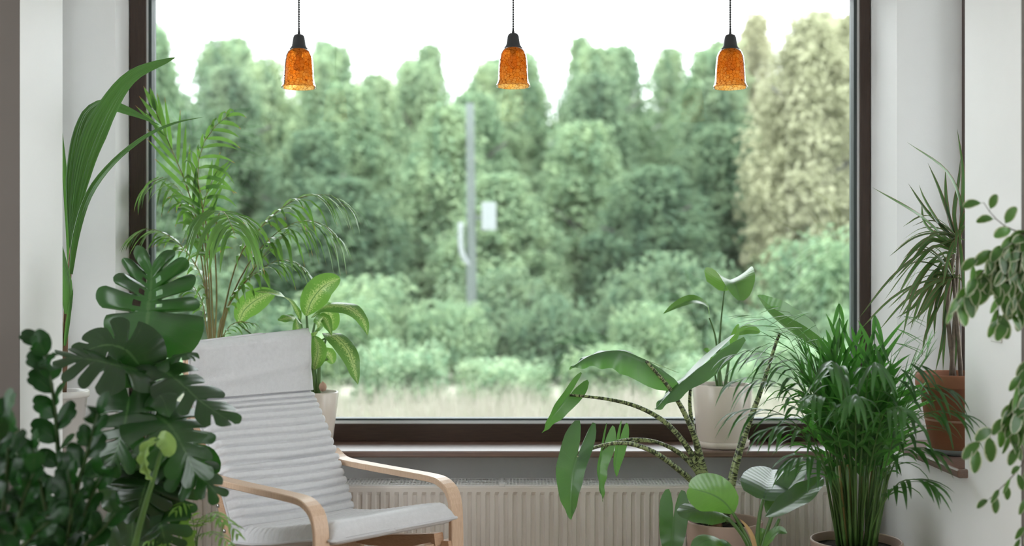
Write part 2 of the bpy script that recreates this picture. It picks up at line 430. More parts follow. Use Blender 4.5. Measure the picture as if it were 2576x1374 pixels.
def far_leaf(name, c1, c2, tmix=.45):
    m, n, out = nt(name); L = n.links.new
    oi = nd(n, 'ShaderNodeObjectInfo'); tc = nd(n, 'ShaderNodeTexCoord')
    ns = nd(n, 'ShaderNodeTexNoise', i_Scale=4.5, i_Detail=4.0); L(tc.outputs['Object'], ns.inputs['Vector'])
    mx = nd(n, 'ShaderNodeMixRGB'); mx.inputs[1].default_value = c4(c1); mx.inputs[2].default_value = c4(c2)
    mr = nd(n, 'ShaderNodeMapRange', i_1=.35, i_2=.65); L(ns.outputs['Fac'], mr.inputs[0]); L(mr.outputs[0], mx.inputs[0])
    hs = nd(n, 'ShaderNodeHueSaturation'); L(mx.outputs[0], hs.inputs['Color'])
    h = nd(n, 'ShaderNodeMapRange', i_3=.485, i_4=.515); L(oi.outputs['Random'], h.inputs[0]); L(h.outputs[0], hs.inputs['Hue'])
    v = nd(n, 'ShaderNodeMapRange', i_3=1.12, i_4=.88); L(oi.outputs['Random'], v.inputs[0]); L(v.outputs[0], hs.inputs['Value'])
    d = nd(n, 'ShaderNodeBsdfDiffuse'); t = nd(n, 'ShaderNodeBsdfTranslucent'); s = nd(n, 'ShaderNodeMixShader', i_0=tmix)
    L(hs.outputs[0], d.inputs[0]); L(hs.outputs[0], t.inputs[0]); L(d.outputs[0], s.inputs[1]); L(t.outputs[0], s.inputs[2]); L(s.outputs[0], out.inputs[0])
    return m
M['f_green'] = far_leaf('hazy_forest_leaves', (.15, .24, .15), (.33, .43, .25))  # paled so that haze over the far trees sits in the leaf colour
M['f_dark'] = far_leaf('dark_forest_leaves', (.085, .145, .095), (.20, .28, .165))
M['f_pale'] = far_leaf('pale_shrub_leaves', (.18, .295, .19), (.37, .47, .30))
M['f_yellow'] = far_leaf('yellowing_leaves', (.27, .285, .175), (.41, .415, .28))
M['grass'] = far_leaf('dry_meadow_grass', (.27, .275, .21), (.36, .33, .29))
M['ground'] = plain('meadow_ground', (.29, .27, .23), .95, .1, col2=(.19, .23, .15), scale=.35)
M['bark'] = plain('grey_bark', (.10, .10, .09), .9, .1, noise=.3)
M['concrete'] = plain('pole_grey', (.11, .13, .12), .8, .2, noise=.1)
M['meter'] = plain('white_enamel_box', (.22, .24, .24), .5, .3)
# window glass
m, n, out = nt('window_glass')
t = nd(n, 'ShaderNodeBsdfTransparent'); t.inputs[0].default_value = (.97, .985, .98, 1); g = nd(n, 'ShaderNodeBsdfGlossy', i_Roughness=.0)
fr = nd(n, 'ShaderNodeFresnel', i_IOR=1.5); s = nd(n, 'ShaderNodeMixShader')
n.links.new(fr.outputs[0], s.inputs[0]); n.links.new(t.outputs[0], s.inputs[1]); n.links.new(g.outputs[0], s.inputs[2]); n.links.new(s.outputs[0], out.inputs[0])
M['glass'] = m
# amber crackle glass
m, n, out = nt('amber_crackle_glass'); L = n.links.new
tc = nd(n, 'ShaderNodeTexCoord'); vo = nd(n, 'ShaderNodeTexVoronoi', feature='DISTANCE_TO_EDGE', i_Scale=80.0); L(tc.outputs['Object'], vo.inputs['Vector'])
vc = nd(n, 'ShaderNodeTexVoronoi', i_Scale=80.0); L(tc.outputs['Object'], vc.inputs['Vector'])
ln = nd(n, 'ShaderNodeMapRange', i_1=.015, i_2=.05); L(vo.outputs['Distance'], ln.inputs[0])
cm = nd(n, 'ShaderNodeMixRGB'); cm.inputs[1].default_value = (1.0, .62, .22, 1); cm.inputs[2].default_value = (1.0, .80, .48, 1); L(vc.outputs['Color'], cm.inputs[0])
ck = nd(n, 'ShaderNodeMixRGB'); ck.inputs[1].default_value = (.40, .16, .06, 1); L(ln.outputs[0], ck.inputs[0]); L(cm.outputs[0], ck.inputs[2])
tl = nd(n, 'ShaderNodeBsdfTranslucent'); L(ck.outputs[0], tl.inputs[0]); tp = nd(n, 'ShaderNodeBsdfTransparent'); L(ck.outputs[0], tp.inputs[0])
gl = nd(n, 'ShaderNodeBsdfGlossy', i_Roughness=.08); bp = nd(n, 'ShaderNodeBump', i_Strength=.4, i_Distance=.003); L(vo.outputs['Distance'], bp.inputs['Height']); L(bp.outputs[0], gl.inputs['Normal'])
s1 = nd(n, 'ShaderNodeMixShader', i_0=.5); L(tl.outputs[0], s1.inputs[1]); L(tp.outputs[0], s1.inputs[2])
lw = nd(n, 'ShaderNodeLayerWeight', i_Blend=.08); s2 = nd(n, 'ShaderNodeMixShader'); L(lw.outputs['Fresnel'], s2.inputs[0]); L(s1.outputs[0], s2.inputs[1]); L(gl.outputs[0], s2.inputs[2]); L(s2.outputs[0], out.inputs[0])
M['amber'] = m

# ------------------------------------------------------------------ the bay: walls, windows, sills
XL, XR = -1.736, 1.627           # side walls of the bay
YW, YG = 5.40, 5.46              # inner face of the window frame, glass
CEIL, HEAD = 2.95, 2.72
ZS, ZSS = 0.610, 0.667           # main sill, side sills
RF0, RF1, LF0, LF1 = 4.284, 5.04, 4.606, 5.22      # side window openings
RE, LE = 3.81, 4.207             # where the bay opens into the room
XSR, XSL = 1.90, -2.02           # side window planes
def walls(name, boxes, mat, label):
    t = thing(name, (boxes[0][0], boxes[0][2], 0), label, 'wall', kind='structure')
    for i, b in enumerate(boxes):
        mesh('wall_segment', box(*b), mat, t, smooth=False)
    return t
TW = 0.34
walls('wall_back', [(XL - TW, XR + TW, 5.32, 5.62, 0, ZS - .03), (XL - TW, XR + TW, 5.38, 5.62, HEAD, CEIL)], M['wall'], 'white plastered wall under and over the picture window')
walls('wall_right', [(XR, XR + TW, RE, RF0, 0, CEIL), (XR, XR + TW, RF1, 5.62, 0, CEIL), (XR, XR + TW, RF0, RF1, 0, ZSS - .03), (XR, XR + TW, RF0, RF1, HEAD, CEIL)], M['wall'], 'bright white side wall on the right with a window recess')
walls('wall_left', [(XL - TW, XL, LE, LF0, 0, CEIL), (XL - TW, XL, LF1, 5.62, 0, CEIL), (XL - TW, XL, LF0, LF1, 0, ZSS - .03), (XL - TW, XL, LF0, LF1, HEAD, CEIL)], M['wall'], 'bright white side wall on the left with a window recess')
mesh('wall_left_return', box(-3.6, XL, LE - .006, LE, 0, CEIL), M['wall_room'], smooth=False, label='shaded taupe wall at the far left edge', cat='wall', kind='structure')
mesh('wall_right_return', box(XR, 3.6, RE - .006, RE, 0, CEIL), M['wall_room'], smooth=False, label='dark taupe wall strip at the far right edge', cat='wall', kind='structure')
walls('wall_left_room', [(-3.75, -3.6, -3.5, LE, 0, .8), (-3.75, -3.6, -3.5, LE, 2.5, CEIL), (-3.75, -3.6, 3.1, LE, .8, 2.5), (-3.75, -3.6, -3.5, .4, .8, 2.5)], M['wall'], 'white left wall of the room around a wide window opening')
walls('wall_right_room', [(3.6, 3.75, -3.5, RE, 0, .8), (3.6, 3.75, -3.5, RE, 2.5, CEIL), (3.6, 3.75, 3.1, RE, .8, 2.5), (3.6, 3.75, -3.5, .4, .8, 2.5)], M['wall'], 'white right wall of the room around a wide window opening')
mesh('wall_front', box(-3.75, 3.75, -3.65, -3.5, 0, CEIL), M['wall'], smooth=False, label='plain white wall behind the viewer', cat='wall', kind='structure')
mesh('floor', box(-3.75, 3.75, -3.65, 5.62, -.1, 0), M['floor'], smooth=False, label='brown oak floor of the room', cat='floor', kind='structure')
mesh('ceiling', box(-3.75, 3.75, -3.65, 5.62, CEIL, CEIL + .15), M['wall'], smooth=False, label='flat white ceiling of the room', cat='ceiling', kind='structure')
# main picture window
w1 = thing('window_1', (0, YW, ZS), 'large fixed picture window in a dark brown wooden frame', 'window', kind='structure')
mesh('bottom_rail', box(XL, XR, YW, YW + .12, ZS, ZS + .080), M['frame'], w1, smooth=False, bevel=.004)
mesh('top_rail', box(XL, XR, YW, YW + .12, HEAD - .08, HEAD), M['frame'], w1, smooth=False, bevel=.004)
for x0, x1, bx0, bx1, gx0, gx1 in ((XL + .004, -1.660, -1.660, -1.652, -1.652, -1.638), (1.577, XR - .004, 1.568, 1.577, 1.553, 1.568)):
    mesh('jamb', box(x0, x1, YW - .001, YW + .12, ZS + .080, HEAD - .08), M['frame_v'], w1, smooth=False, bevel=.004)
    mesh('bead', box(bx0, bx1, YW + .015, YW + .05, ZS + .095, HEAD - .08), M['bead'], w1, smooth=False)
    mesh('gasket', box(gx0, gx1, YW + .02, YW + .09, ZS + .095, HEAD - .08), M['gasket'], w1, smooth=False)
mesh('bead', box(-1.66, 1.577, YW + .012, YW + .06, ZS + .080, ZS + .092), M['bead'], w1, smooth=False)
mesh('gasket', box(-1.652, 1.568, YW + .03, YW + .09, ZS + .092, ZS + .101), M['gasket'], w1, smooth=False)
mesh('pane', box(-1.652, 1.568, YG, YG + .006, ZS + .095, HEAD - .08), M['glass'], w1, smooth=False)
mesh('trim_1', box(XL, XR, 5.10, YW + .03, ZS - .028, ZS), M['sill'], smooth=False, bevel=.006, label='long glossy brown wooden window sill under the picture window', cat='window sill', kind='structure')
mesh('trim_2', box(XR - .036, XSR, RF0 - .03, RF1, ZSS - .032, ZSS), M['sill_s'], smooth=False, bevel=.007, label='short glossy brown wooden sill of the right side recess', cat='window sill', kind='structure')
mesh('trim_3', box(XSL, XL + .036, LF0 - .03, LF1, ZSS - .032, ZSS), M['sill_s'], smooth=False, bevel=.007, label='short brown wooden sill of the left side recess behind the plants', cat='window sill', kind='structure')
for nm, x0, x1, y0, y1, lab in (('window_2', XSR, XSR + .06, RF0, RF1, 'narrow side window with brown frame in the right recess'), ('window_3', XSL - .06, XSL, LF0, LF1, 'narrow side window with brown frame in the left recess')):
    ws = thing(nm, ((x0 + x1) / 2, (y0 + y1) / 2, ZSS), lab, 'window', kind='structure')
    mesh('jamb', box(x0, x1, y0, y0 + .05, ZSS, HEAD), M['frame_v'], ws, smooth=False, bevel=.003)
    mesh('jamb', box(x0, x1, y1 - .05, y1, ZSS, HEAD), M['frame_v'], ws, smooth=False, bevel=.003)
    mesh('rail', box(x0, x1, y0 + .05, y1 - .05, ZSS, ZSS + .06), M['frame'], ws, smooth=False, bevel=.003)
    mesh('rail', box(x0, x1, y0 + .05, y1 - .05, HEAD - .06, HEAD), M['frame'], ws, smooth=False, bevel=.003)
    mesh('pane', box((x0 + x1) / 2 - .003, (x0 + x1) / 2 + .003, y0 + .05, y1 - .05, ZSS + .06, HEAD - .06), M['glass'], ws, smooth=False)
# light switch on the right side wall
sw = thing('light_switch', (XR, 4.0, 1.14), 'small white light switch on the right wall behind the drooping leaves', 'light switch')
mesh('cover_plate', box(XR - .009, XR, 3.955, 4.037, 1.135, 1.217), M['switch'], sw, smooth=False, bevel=.004)
mesh('rocker', box(XR - .015, XR - .009, 3.972, 4.020, 1.152, 1.200), M['switch'], sw, smooth=False, bevel=.003)
# radiator
rd = thing('radiator', (0, 5.2, .1), 'long cream ribbed panel radiator under the picture window', 'radiator')
RX0, RX1, RT, RB, RY = -1.45, 1.42, .478, .11, 5.03
V, F_ = [], []
xs = []; x = RX0 + .02
prof_r = [(0, 0), (.006, 0), (.011, .008), (.024, .008), (.029, 0)]
ys = []
while x < RX1 - .03:
    for dx, dy in prof_r: xs.append(x + dx); ys.append(dy)
    x += .0385
xs = [RX0] + xs + [RX1]; ys = [0] + ys + [0]
zz = [RB, RB + .02, RB + .04, RT - .045, RT - .03, RT - .012, RT - .003]
amp = [0, 0, 1, 1, 0, 0, 0]; off = [.004, 0, 0, 0, 0, 0, .006]
for z, a, o_ in zip(zz, amp, off):
    for x, y in zip(xs, ys): V.append((x, RY + o_ + y * a, z))
m_ = len(xs)
for i in range(len(zz) - 1):
    for j in range(m_ - 1): F_.append((i * m_ + j, i * m_ + j + 1, (i + 1) * m_ + j + 1, (i + 1) * m_ + j))
mesh('front_panel', (V, F_), M['rad'], rd, smooth=False)
mesh('back_panel', box(RX0, RX1, RY + .165, RY + .172, RB, RT - .02), M['rad'], rd, smooth=False)
mesh('side_cover', box(RX0 - .004, RX0, RY + .002, RY + .172, RB, RT), M['radw'], rd, smooth=False)
mesh('side_cover', box(RX1, RX1 + .004, RY + .002, RY + .172, RB, RT), M['radw'], rd, smooth=False)
mesh('convector', box(RX0 + .02, RX1 - .02, RY + .03, RY + .145, RB + .02, RT - .03), M['raddark'], rd, smooth=False)
bars = [box(RX0, RX1, RY + y, RY + y + .010, RT - .006, RT) for y in (.002, .044, .100, .160)]
x = RX0 + .01
while x < RX1 - .01:
    bars.append(box(x, x + .0055, RY + .012, RY + .160, RT - .005, RT - .001)); x += .0147
mesh('top_grille', join(*bars), M['radw'], rd, smooth=False, kind='stuff')
mesh('bracket', join(box(-.055, -.030, RY - .001, RY + .05, RT - .008, RT + .005), box(-.050, -.036, RY + .05, RY + .17, RT - .004, RT + .002)), M['radw'], rd, smooth=False, bevel=.002)
for x in (-1.2, 1.2):
    mesh('wall_bracket', box(x, x + .03, RY + .172, 5.318, .15, .42), M['radw'], rd, smooth=False)
# ------------------------------------------------------------------ armchair
TH = R(45)
FV, SV = Vector((math.cos(TH), -math.sin(TH), 0)), Vector((math.sin(TH), math.cos(TH), 0))
CO = Vector((-.702, 4.11, 0))
CW = .62
def C(s, f, z): return CO + SV * s + FV * f + Vector((0, 0, z))
ch = thing('armchair', C(.31, -.35, 0), 'bentwood armchair with light grey quilted cushion beside the window', 'armchair')
def sweep(path, s0, s1, th, chamf=.003, n=60):
    """laminated strip bent in the side plane: path of (f, z), width from s0 to s1"""
    sp = Sp([Vector((f, 0, z)) for f, z in path], n)
    V, F_ = [], []
    N = n
    for i in range(N + 1):
        t = i / N; p, d = sp.pos(t), sp.tan(t)
        nx, nz = -d.z, d.x
        sec = [(s0 + chamf, -th / 2), (s1 - chamf, -th / 2), (s1, -th / 2 + chamf), (s1, th / 2 - chamf), (s1 - chamf, th / 2), (s0 + chamf, th / 2), (s0, th / 2 - chamf), (s0, -th / 2 + chamf)]
        for s, h in sec: V.append(C(s, p.x + nx * h, p.z + nz * h))
    for i in range(N):
        for j in range(8): F_.append((i * 8 + j, i * 8 + (j + 1) % 8, (i + 1) * 8 + (j + 1) % 8, (i + 1) * 8 + j))
    F_.append(tuple(range(8))); F_.append(tuple(N * 8 + j for j in range(8))[::-1])
    return V, F_
arm = [(-.70, .60), (-.66, .578), (-.60, .565), (-.40, .562), (-.20, .562), (-.06, .561), (.0, .553), (.048, .525), (.070, .475), (.074, .40), (.074, .25), (.072, .12), (.06, .05), (.01, .018), (-.06, .013), (-.3, .013), (-.62, .013)]
arm = [(f, z + .02 if z > .3 else z) for f, z in arm]
rail = [(-.885, 1.06), (-.875, .95), (-.845, .83), (-.745, .68), (-.655, .53), (-.60, .43), (-.575, .36), (-.55, .315), (-.49, .30), (-.3, .315), (-.1, .345), (.04, .37)]
for s in (0, CW):
    mesh('arm', sweep(arm, s - .03, s + .03, .024, n=90), M['birch'], ch, smooth=False)
for s in (.055, CW - .055):
    r_ = mesh('side_rail', sweep(rail, s - .022, s + .022, .045, n=80), M['birch_e'], ch, smooth=False)
    sg = -1 if s < .3 else 1
    for f, z in ((-.635, .475), (-.590, .385)):
        cc = C(s + sg * .022, f, z)
        V, F_, UV = tube([cc - SV * .004 * -sg * -1, cc + SV * sg * .006], [.009, .007], 10, 3)
        mesh('screw', (V, F_), M['steel'], r_)
for f, z, w_ in ((.02, .325, .03), (-.45, .28, .03), (-.86, .80, .03), (-.70, .55, .03), (-.895, 1.0, .03)):
    mesh('cross_bar', sweep([(f - .006, z - w_), (f, z), (f + .006, z + w_)], .03, CW - .03, .02, n=6), M['birch'], ch, smooth=False)
for s in (0, CW):
    mesh('leg_block', sweep([(.015, .345), (.045, .35), (.082, .355)], s - .045 if s else s - .03, s + .03 if s else s + .045, .024, n=6), M['birch_e'], ch, smooth=False)
    mesh('seat_post', sweep([(.03, .02), (.03, .18), (.03, .34)], s - .028 + (.0 if s else .0), s + .028, .03, n=4), M['birch'], ch, smooth=False)
def cushion(prof, s0, s1, thick, quilt, seam, nl=260, nw=40, edge_r=.03, tilt=0.0, sag=0.0):
    sp = Sp([Vector((f, 0, z)) for f, z in prof], 120)
    V, F_, UV = [], [], []
    top, bot = [], []
    for i in range(nl + 1):
        t = i / nl; p, d = sp.pos(t), sp.tan(t)
        nx, nz = -d.z, d.x           # towards the sitter
        x = t * sp.L
        et = min(1.0, x / edge_r, (sp.L - x) / edge_r)
        for j in range(nw + 1):
            u = -1 + 2 * j / nw
            eu = min(1.0, (1 - abs(u)) * (s1 - s0) / 2 / edge_r)
            rim = math.sqrt(max(0, 1 - (1 - et) ** 2)) * math.sqrt(max(0, 1 - (1 - eu) ** 2))
            h = thick * rim
            q = quilt(x, u)
            h -= q * rim
            h -= sag * (1 - u * u) * math.sin(math.pi * min(1, max(0, t)))
            s = (s0 + s1) / 2 + u * (s1 - s0) / 2
            V.append(C(s, p.x + nx * h, p.z + nz * h + tilt * u * max(0, 1 - t * 3.5))); UV.append((u, t))
    k = len(V)
    for i in range(nl + 1):
        t = i / nl; p, d = sp.pos(t), sp.tan(t)
        nx, nz = -d.z, d.x
        x = t * sp.L
        et = min(1.0, x / edge_r, (sp.L - x) / edge_r)
        for j in range(nw + 1):
            u = -1 + 2 * j / nw
            eu = min(1.0, (1 - abs(u)) * (s1 - s0) / 2 / edge_r)
            rim = math.sqrt(max(0, 1 - (1 - et) ** 2)) * math.sqrt(max(0, 1 - (1 - eu) ** 2))
            h = -.022 * rim
            s = (s0 + s1) / 2 + u * (s1 - s0) / 2
            V.append(C(s, p.x + nx * h, p.z + nz * h + tilt * u * max(0, 1 - t * 3.5))); UV.append((u, t))
    m_ = nw + 1
    for i in range(nl):
        for j in range(nw):
            F_.append((i * m_ + j, i * m_ + j + 1, (i + 1) * m_ + j + 1, (i + 1) * m_ + j))
            F_.append((k + i * m_ + j, k + (i + 1) * m_ + j, k + (i + 1) * m_ + j + 1, k + i * m_ + j + 1))
    # edge line for the piping
    line = []
    for i in range(0, 41): t = i / 40; p = sp.pos(t); line.append(C(s0, p.x, p.z))
    for j in range(1, 13): p = sp.pos(1); line.append(C(s0 + (s1 - s0) * j / 12, p.x, p.z))
    for i in range(1, 41): t = 1 - i / 40; p = sp.pos(t); line.append(C(s1, p.x, p.z))
    for j in range(1, 13): p = sp.pos(0); line.append(C(s1 + (s0 - s1) * j / 12, p.x, p.z))
    n_ = len(line)
    def tl(i, q):
        u = 0; t = 1.0
        if i <= 40: u, t = -1, i / 40
        elif i <= 52: return q
        elif i <= 92: u, t = 1, 1 - (i - 52) / 40
        else: u, t = 1 - 2 * (i - 92) / 12, 0
        return q + Vector((0, 0, tilt * u * max(0, 1 - t * 3.5)))
    line = [tl(i, q) for i, q in enumerate(line)]
    return (V, F_, UV), line
def ridges(x, pitch, depth):
    a = abs(math.sin(math.pi * x / pitch))
    return depth * (1 - a) ** 2.2
HEADL = .25
def q_back(x, u):
    if x < HEADL:
        g = .010 * max(0, 1 - abs(x - .03) / .09) * (.5 + .5 * math.sin(u * 21 + 2.5 * math.sin(u * 5))) ** 3
        wr = .004 * math.sin(x * 70 + u * 3.0) * max(0, 1 - abs(x - .16) / .08)
        return g + wr - .012 * math.sin(math.pi * min(1, x / HEADL)) * (1 - u * u)
    d = .019 * math.exp(-((x - HEADL) / .006) ** 2) + .014 * math.exp(-((x - .565) / .006) ** 2)
    wv = .004 * math.sin(u * 2.2 + x * 6)
    return d + ridges(x - HEADL + wv, .0345, .019 if abs(u) < .93 else .024)
bprof = [(-.84, 1.115), (-.845, 1.04), (-.84, .95), (-.815, .845), (-.71, .70), (-.62, .555), (-.565, .455), (-.535, .385), (-.525, .345)]
g_, line = cushion(bprof, .03, CW - .03, .062, q_back, None, sag=.012, tilt=.02)
cb = mesh('back_cushion', g_, M['fabric'], ch)
mesh('piping', tube(line, .0055, 7, 300), M['pipe'], cb)
def q_seat(x, u):
    return ridges(x - .02, .0345, .016) * (1 if x < .50 else .15) + (.006 * (.5 + .5 * math.sin(x * 190)) if abs(u) > .9 else 0)
sprof = [(-.545, .345), (-.50, .355), (-.40, .365), (-.25, .390), (-.1, .422), (.04, .448), (.105, .455)]
g_, line = cushion(sprof, .025, CW - .025, .062, q_seat, None, nl=160, sag=.018, edge_r=.05)
cs = mesh('seat_cushion', g_, M['fabric'], ch)
mesh('piping', tube(line, .0055, 7, 260), M['pipe'], cs)
# ------------------------------------------------------------------ pendant lamps
def lamp(px, py, label):
    Zl = 4.95; c = P(px, 70 + py, Zl); k = Zl / FPX
    t = thing('pendant_lamp', (c.x, c.y, P(px, 218 + py, Zl).z), label, 'pendant lamp', 'pendant lamps in front of the picture window')
    hz = CEIL - c.z
    # two twisted strands
    for ph in (0, math.pi):
        pts = []; N = int(hz / .004)
        for i in range(N + 1):
            z = c.z - .004 + (hz + .004) * i / N; a = z * 320 + ph
            pts.append(Vector((c.x + .0022 * math.cos(a), c.y + .0022 * math.sin(a), z)))
        V, F_ = [], []
        for i, p in enumerate(pts):
            for j in range(5): a = j * 1.2566; V.append((p.x + .0027 * math.cos(a), p.y + .0027 * math.sin(a), p.z))
        for i in range(len(pts) - 1):
            for j in range(5): F_.append((i * 5 + j, i * 5 + (j + 1) % 5, (i + 1) * 5 + (j + 1) % 5, (i + 1) * 5 + j))
        mesh('cord', (V, F_), M['black'], t)
    mesh('ceiling_rose', lathe((c.x, c.y, CEIL), [(.001, -.03), (.02, -.03), (.045, -.02), (.05, 0)], 24), M['black'], t)
    mesh('strain_relief', lathe(c, [(.001, 0), (2.2 * k, -.5 * k), (3.8 * k, -13 * k), (3.9 * k, -15 * k)], 16), M['black'], t)
    mesh('cap', lathe(c, [(.001, -13 * k), (8 * k, -14 * k), (12 * k, -16.5 * k), (14.5 * k, -22 * k), (16 * k, -32 * k), (18 * k, -43 * k), (21 * k, -48 * k), (24 * k, -51 * k), (24 * k, -52.5 * k), (.001, -52 * k)], 32), M['black'], t)
    pr = [(21, -51), (25, -53), (30, -60), (33.5, -70), (35.5, -85), (37, -105), (38, -125), (38.3, -131), (39.5, -137), (42, -143), (44.5, -148)]
    inn = [(r - 1.1, z) for r, z in pr][::-1]
    mesh('shade', lathe(c, [(r * k, z * k) for r, z in pr + inn], 48), M['amber'], t)
    mesh('bulb', lathe(c, [(.001, -108 * k), (5 * k, -107 * k), (10 * k, -103 * k), (13.5 * k, -95 * k), (13.5 * k, -87 * k), (10.5 * k, -79 * k), (7.5 * k, -72 * k), (7 * k, -65 * k)], 24), M['bulb'], t)
    mesh('socket', lathe(c, [(7 * k, -67 * k), (8 * k, -66 * k), (8.5 * k, -52 * k)], 20), M['black'], t)
lamp(752, 3, 'amber crackle glass pendant lamp nearest the left window jamb')
lamp(1291, 0, 'amber crackle glass pendant lamp hanging in the middle of the window')
lamp(1837, 3, 'amber crackle glass pendant lamp nearest the right window jamb')

# ------------------------------------------------------------------ outside: meadow, shrubs, forest edge
V, F_ = [], []
gx = [-60 + 4 * i for i in range(31)]; gy = [5.62, 8, 12, 16, 20, 24, 28, 34, 42, 60, 90]
def gz(y): return -.02 if y < 18 else -.02 + (y - 18) * .05
for y in gy:
    for x in gx: V.append((x, y, gz(y)))
for i in range(len(gy) - 1):
    for j in range(len(gx) - 1): F_.append((i * 31 + j, i * 31 + j + 1, (i + 1) * 31 + j + 1, (i + 1) * 31 + j))
mesh('ground', (V, F_), M['ground'], smooth=True, label='pale dry meadow outside the window', cat='meadow', kind='structure')
def blobs_leaves(rr, blobs, n, s0, s1, flat=.5):
    """leaf blades gathered on leafy clumps"""
    V, F_ = [], []
    tot = sum(b[3] ** 2 for b in blobs)
    for bx, by, bz, br in blobs:
        for _ in range(int(n * br * br / tot)):
            while True:
                d = Vector((rr.uniform(-1, 1), rr.uniform(-1, 1), rr.uniform(-1, 1)))
                if .05 < d.length < 1: break
            d.normalize()
            p = Vector((bx, by, bz)) + Vector((d.x, d.y, d.z * .8)) * (br * rr.uniform(.4, 1.45))
            nn = (d + Vector((rr.uniform(-1, 1), rr.uniform(-1, 1), rr.uniform(-1, 1))) * .8 + Vector((0, 0, flat))).normalized()
            a = nn.orthogonal().normalized(); a = (Matrix.Rotation(rr.uniform(0, 6.28), 3, nn) @ a); b = nn.cross(a)
            s = rr.uniform(s0, s1)
            k = len(V)
            V += [p - a * s, p + b * s * .5, p + a * s, p - b * s * .5]
            F_.append((k, k + 1, k + 2, k + 3))
    return V, F_
def tree_meshes(seed, H, rad, n, s0, s1, crown0=.12, conical=0.0):
    rr = random.Random(seed); blobs = []
    nb = 110
    for i in range(nb):
        z = H * (crown0 + (1 - crown0) * (i + .5) / nb)
        f = (z / H - crown0) / (1 - crown0)
        env = rad * min(1, .75 + f) * max(.22, 1 - f ** 4) * (1 - conical * f)
        a = rr.uniform(0, 6.28); q = env * math.sqrt(rr.uniform(.1, 1))
        blobs.append((q * math.cos(a), q * math.sin(a), z, rr.uniform(.24, .42) * rad * (1 - .35 * f)))
    V, F_ = blobs_leaves(rr, blobs, int(n * .68), s0, s1)
    loose = []
    for _ in range(260):
        f = rr.random(); env = rad * min(1, .75 + f) * max(.22, 1 - f ** 4) * (1 - conical * f) * 1.05
        a = rr.uniform(0, 6.28); q = env * math.sqrt(rr.random())
        loose.append((q * math.cos(a), q * math.sin(a), H * (crown0 + (1 - crown0) * f * 1.03), rr.uniform(.15, .55)))
    W, G = blobs_leaves(rr, loose, int(n * .32), s0, s1 * 1.2)
    k = len(V)
    return V + W, F_ + [tuple(i + k for i in f) for f in G]
def raw(name, geo, mat, smooth=False):
    me = bpy.data.meshes.new(name); me.from_pydata(geo[0], [], geo[1]); me.materials.append(mat)
    return me
def unit(geo, R_, H_):
    """keep the blades inside a column of radius R_, stretch to height H_"""
    V, F_ = geo; zt = sorted(v.z for v in V)[int(len(V) * .9985)]
    W, G = [], []
    for f in F_:
        q = [V[i] for i in f]
        if any(math.hypot(v.x, v.y) > R_ or v.z > zt for v in q): continue
        k = len(W); W += [Vector((v.x / R_, v.y / R_, v.z * H_ / zt)) for v in q]; G.append((k, k + 1, k + 2, k + 3))
    return W, G
CR = {}
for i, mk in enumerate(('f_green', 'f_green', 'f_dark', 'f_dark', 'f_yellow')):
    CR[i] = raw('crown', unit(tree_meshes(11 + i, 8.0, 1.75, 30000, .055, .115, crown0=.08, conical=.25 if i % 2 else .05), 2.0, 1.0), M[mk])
TR = raw('trunk', tube([(0, 0, -.04), (.03, .02, .4), (-.03, 0, .9)], [.07, .05, .012], 8, 8), M['bark'])
BR_ = raw('branches', join(*[tube([(0, 0, z), (.4 * math.cos(a), .4 * math.sin(a), z + .08), (.7 * math.cos(a), .7 * math.sin(a), z + .12)], [.02, .006], 5, 5) for z, a in ((.2, .3), (.28, 2.5), (.37, 4.4), (.46, 1.2), (.55, 3.3), (.65, 5.5))])[:2], M['bark'])
def tree(x, Z, ytop, half, kind, label, group):
    z0 = gz(Z); H = HC - (ytop - YH) / FPX * Z - z0
    t = thing('tree', (x, Z, z0), label, 'tree', group)
    a = rnd() * 6.28
    for nm, me in (('crown', CR[kind]), ('trunk', TR), ('branches', BR_)):
        o = bpy.data.objects.new(nm, me); COL.objects.link(o); o.parent = t
        o.scale = (half, half, H); o.rotation_euler = (0, 0, a)
    return t
SKY = [(-100, 60), (370, 60), (450, 75), (520, 100), (600, 85), (690, 100), (760, 150), (835, 75), (900, 175), (960, 150), (1040, 150), (1120, 80), (1180, 165), (1290, 115), (1430, 105), (1530, 95), (1650, 120), (1740, 130), (1850, 85), (1950, 45), (2050, 25), (2600, 15)]
FOR = ['tall leafy green tree of the forest edge beyond the window', 'leafy green tree in the middle of the forest edge', 'shorter leafy tree standing in front of the taller forest trees']
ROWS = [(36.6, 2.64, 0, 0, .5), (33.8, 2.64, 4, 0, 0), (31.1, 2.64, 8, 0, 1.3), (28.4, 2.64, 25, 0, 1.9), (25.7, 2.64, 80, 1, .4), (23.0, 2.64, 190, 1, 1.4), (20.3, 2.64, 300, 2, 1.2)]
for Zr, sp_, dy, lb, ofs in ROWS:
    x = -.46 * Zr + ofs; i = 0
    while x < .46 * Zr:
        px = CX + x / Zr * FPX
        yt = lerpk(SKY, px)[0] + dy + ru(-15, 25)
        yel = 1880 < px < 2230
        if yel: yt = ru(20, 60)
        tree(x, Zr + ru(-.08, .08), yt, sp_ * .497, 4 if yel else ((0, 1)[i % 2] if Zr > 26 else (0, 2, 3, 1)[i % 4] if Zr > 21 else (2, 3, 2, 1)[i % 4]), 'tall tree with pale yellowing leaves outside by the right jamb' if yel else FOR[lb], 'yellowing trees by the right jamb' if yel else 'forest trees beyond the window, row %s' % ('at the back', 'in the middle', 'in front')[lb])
        x += sp_; i += 1
SH = {}
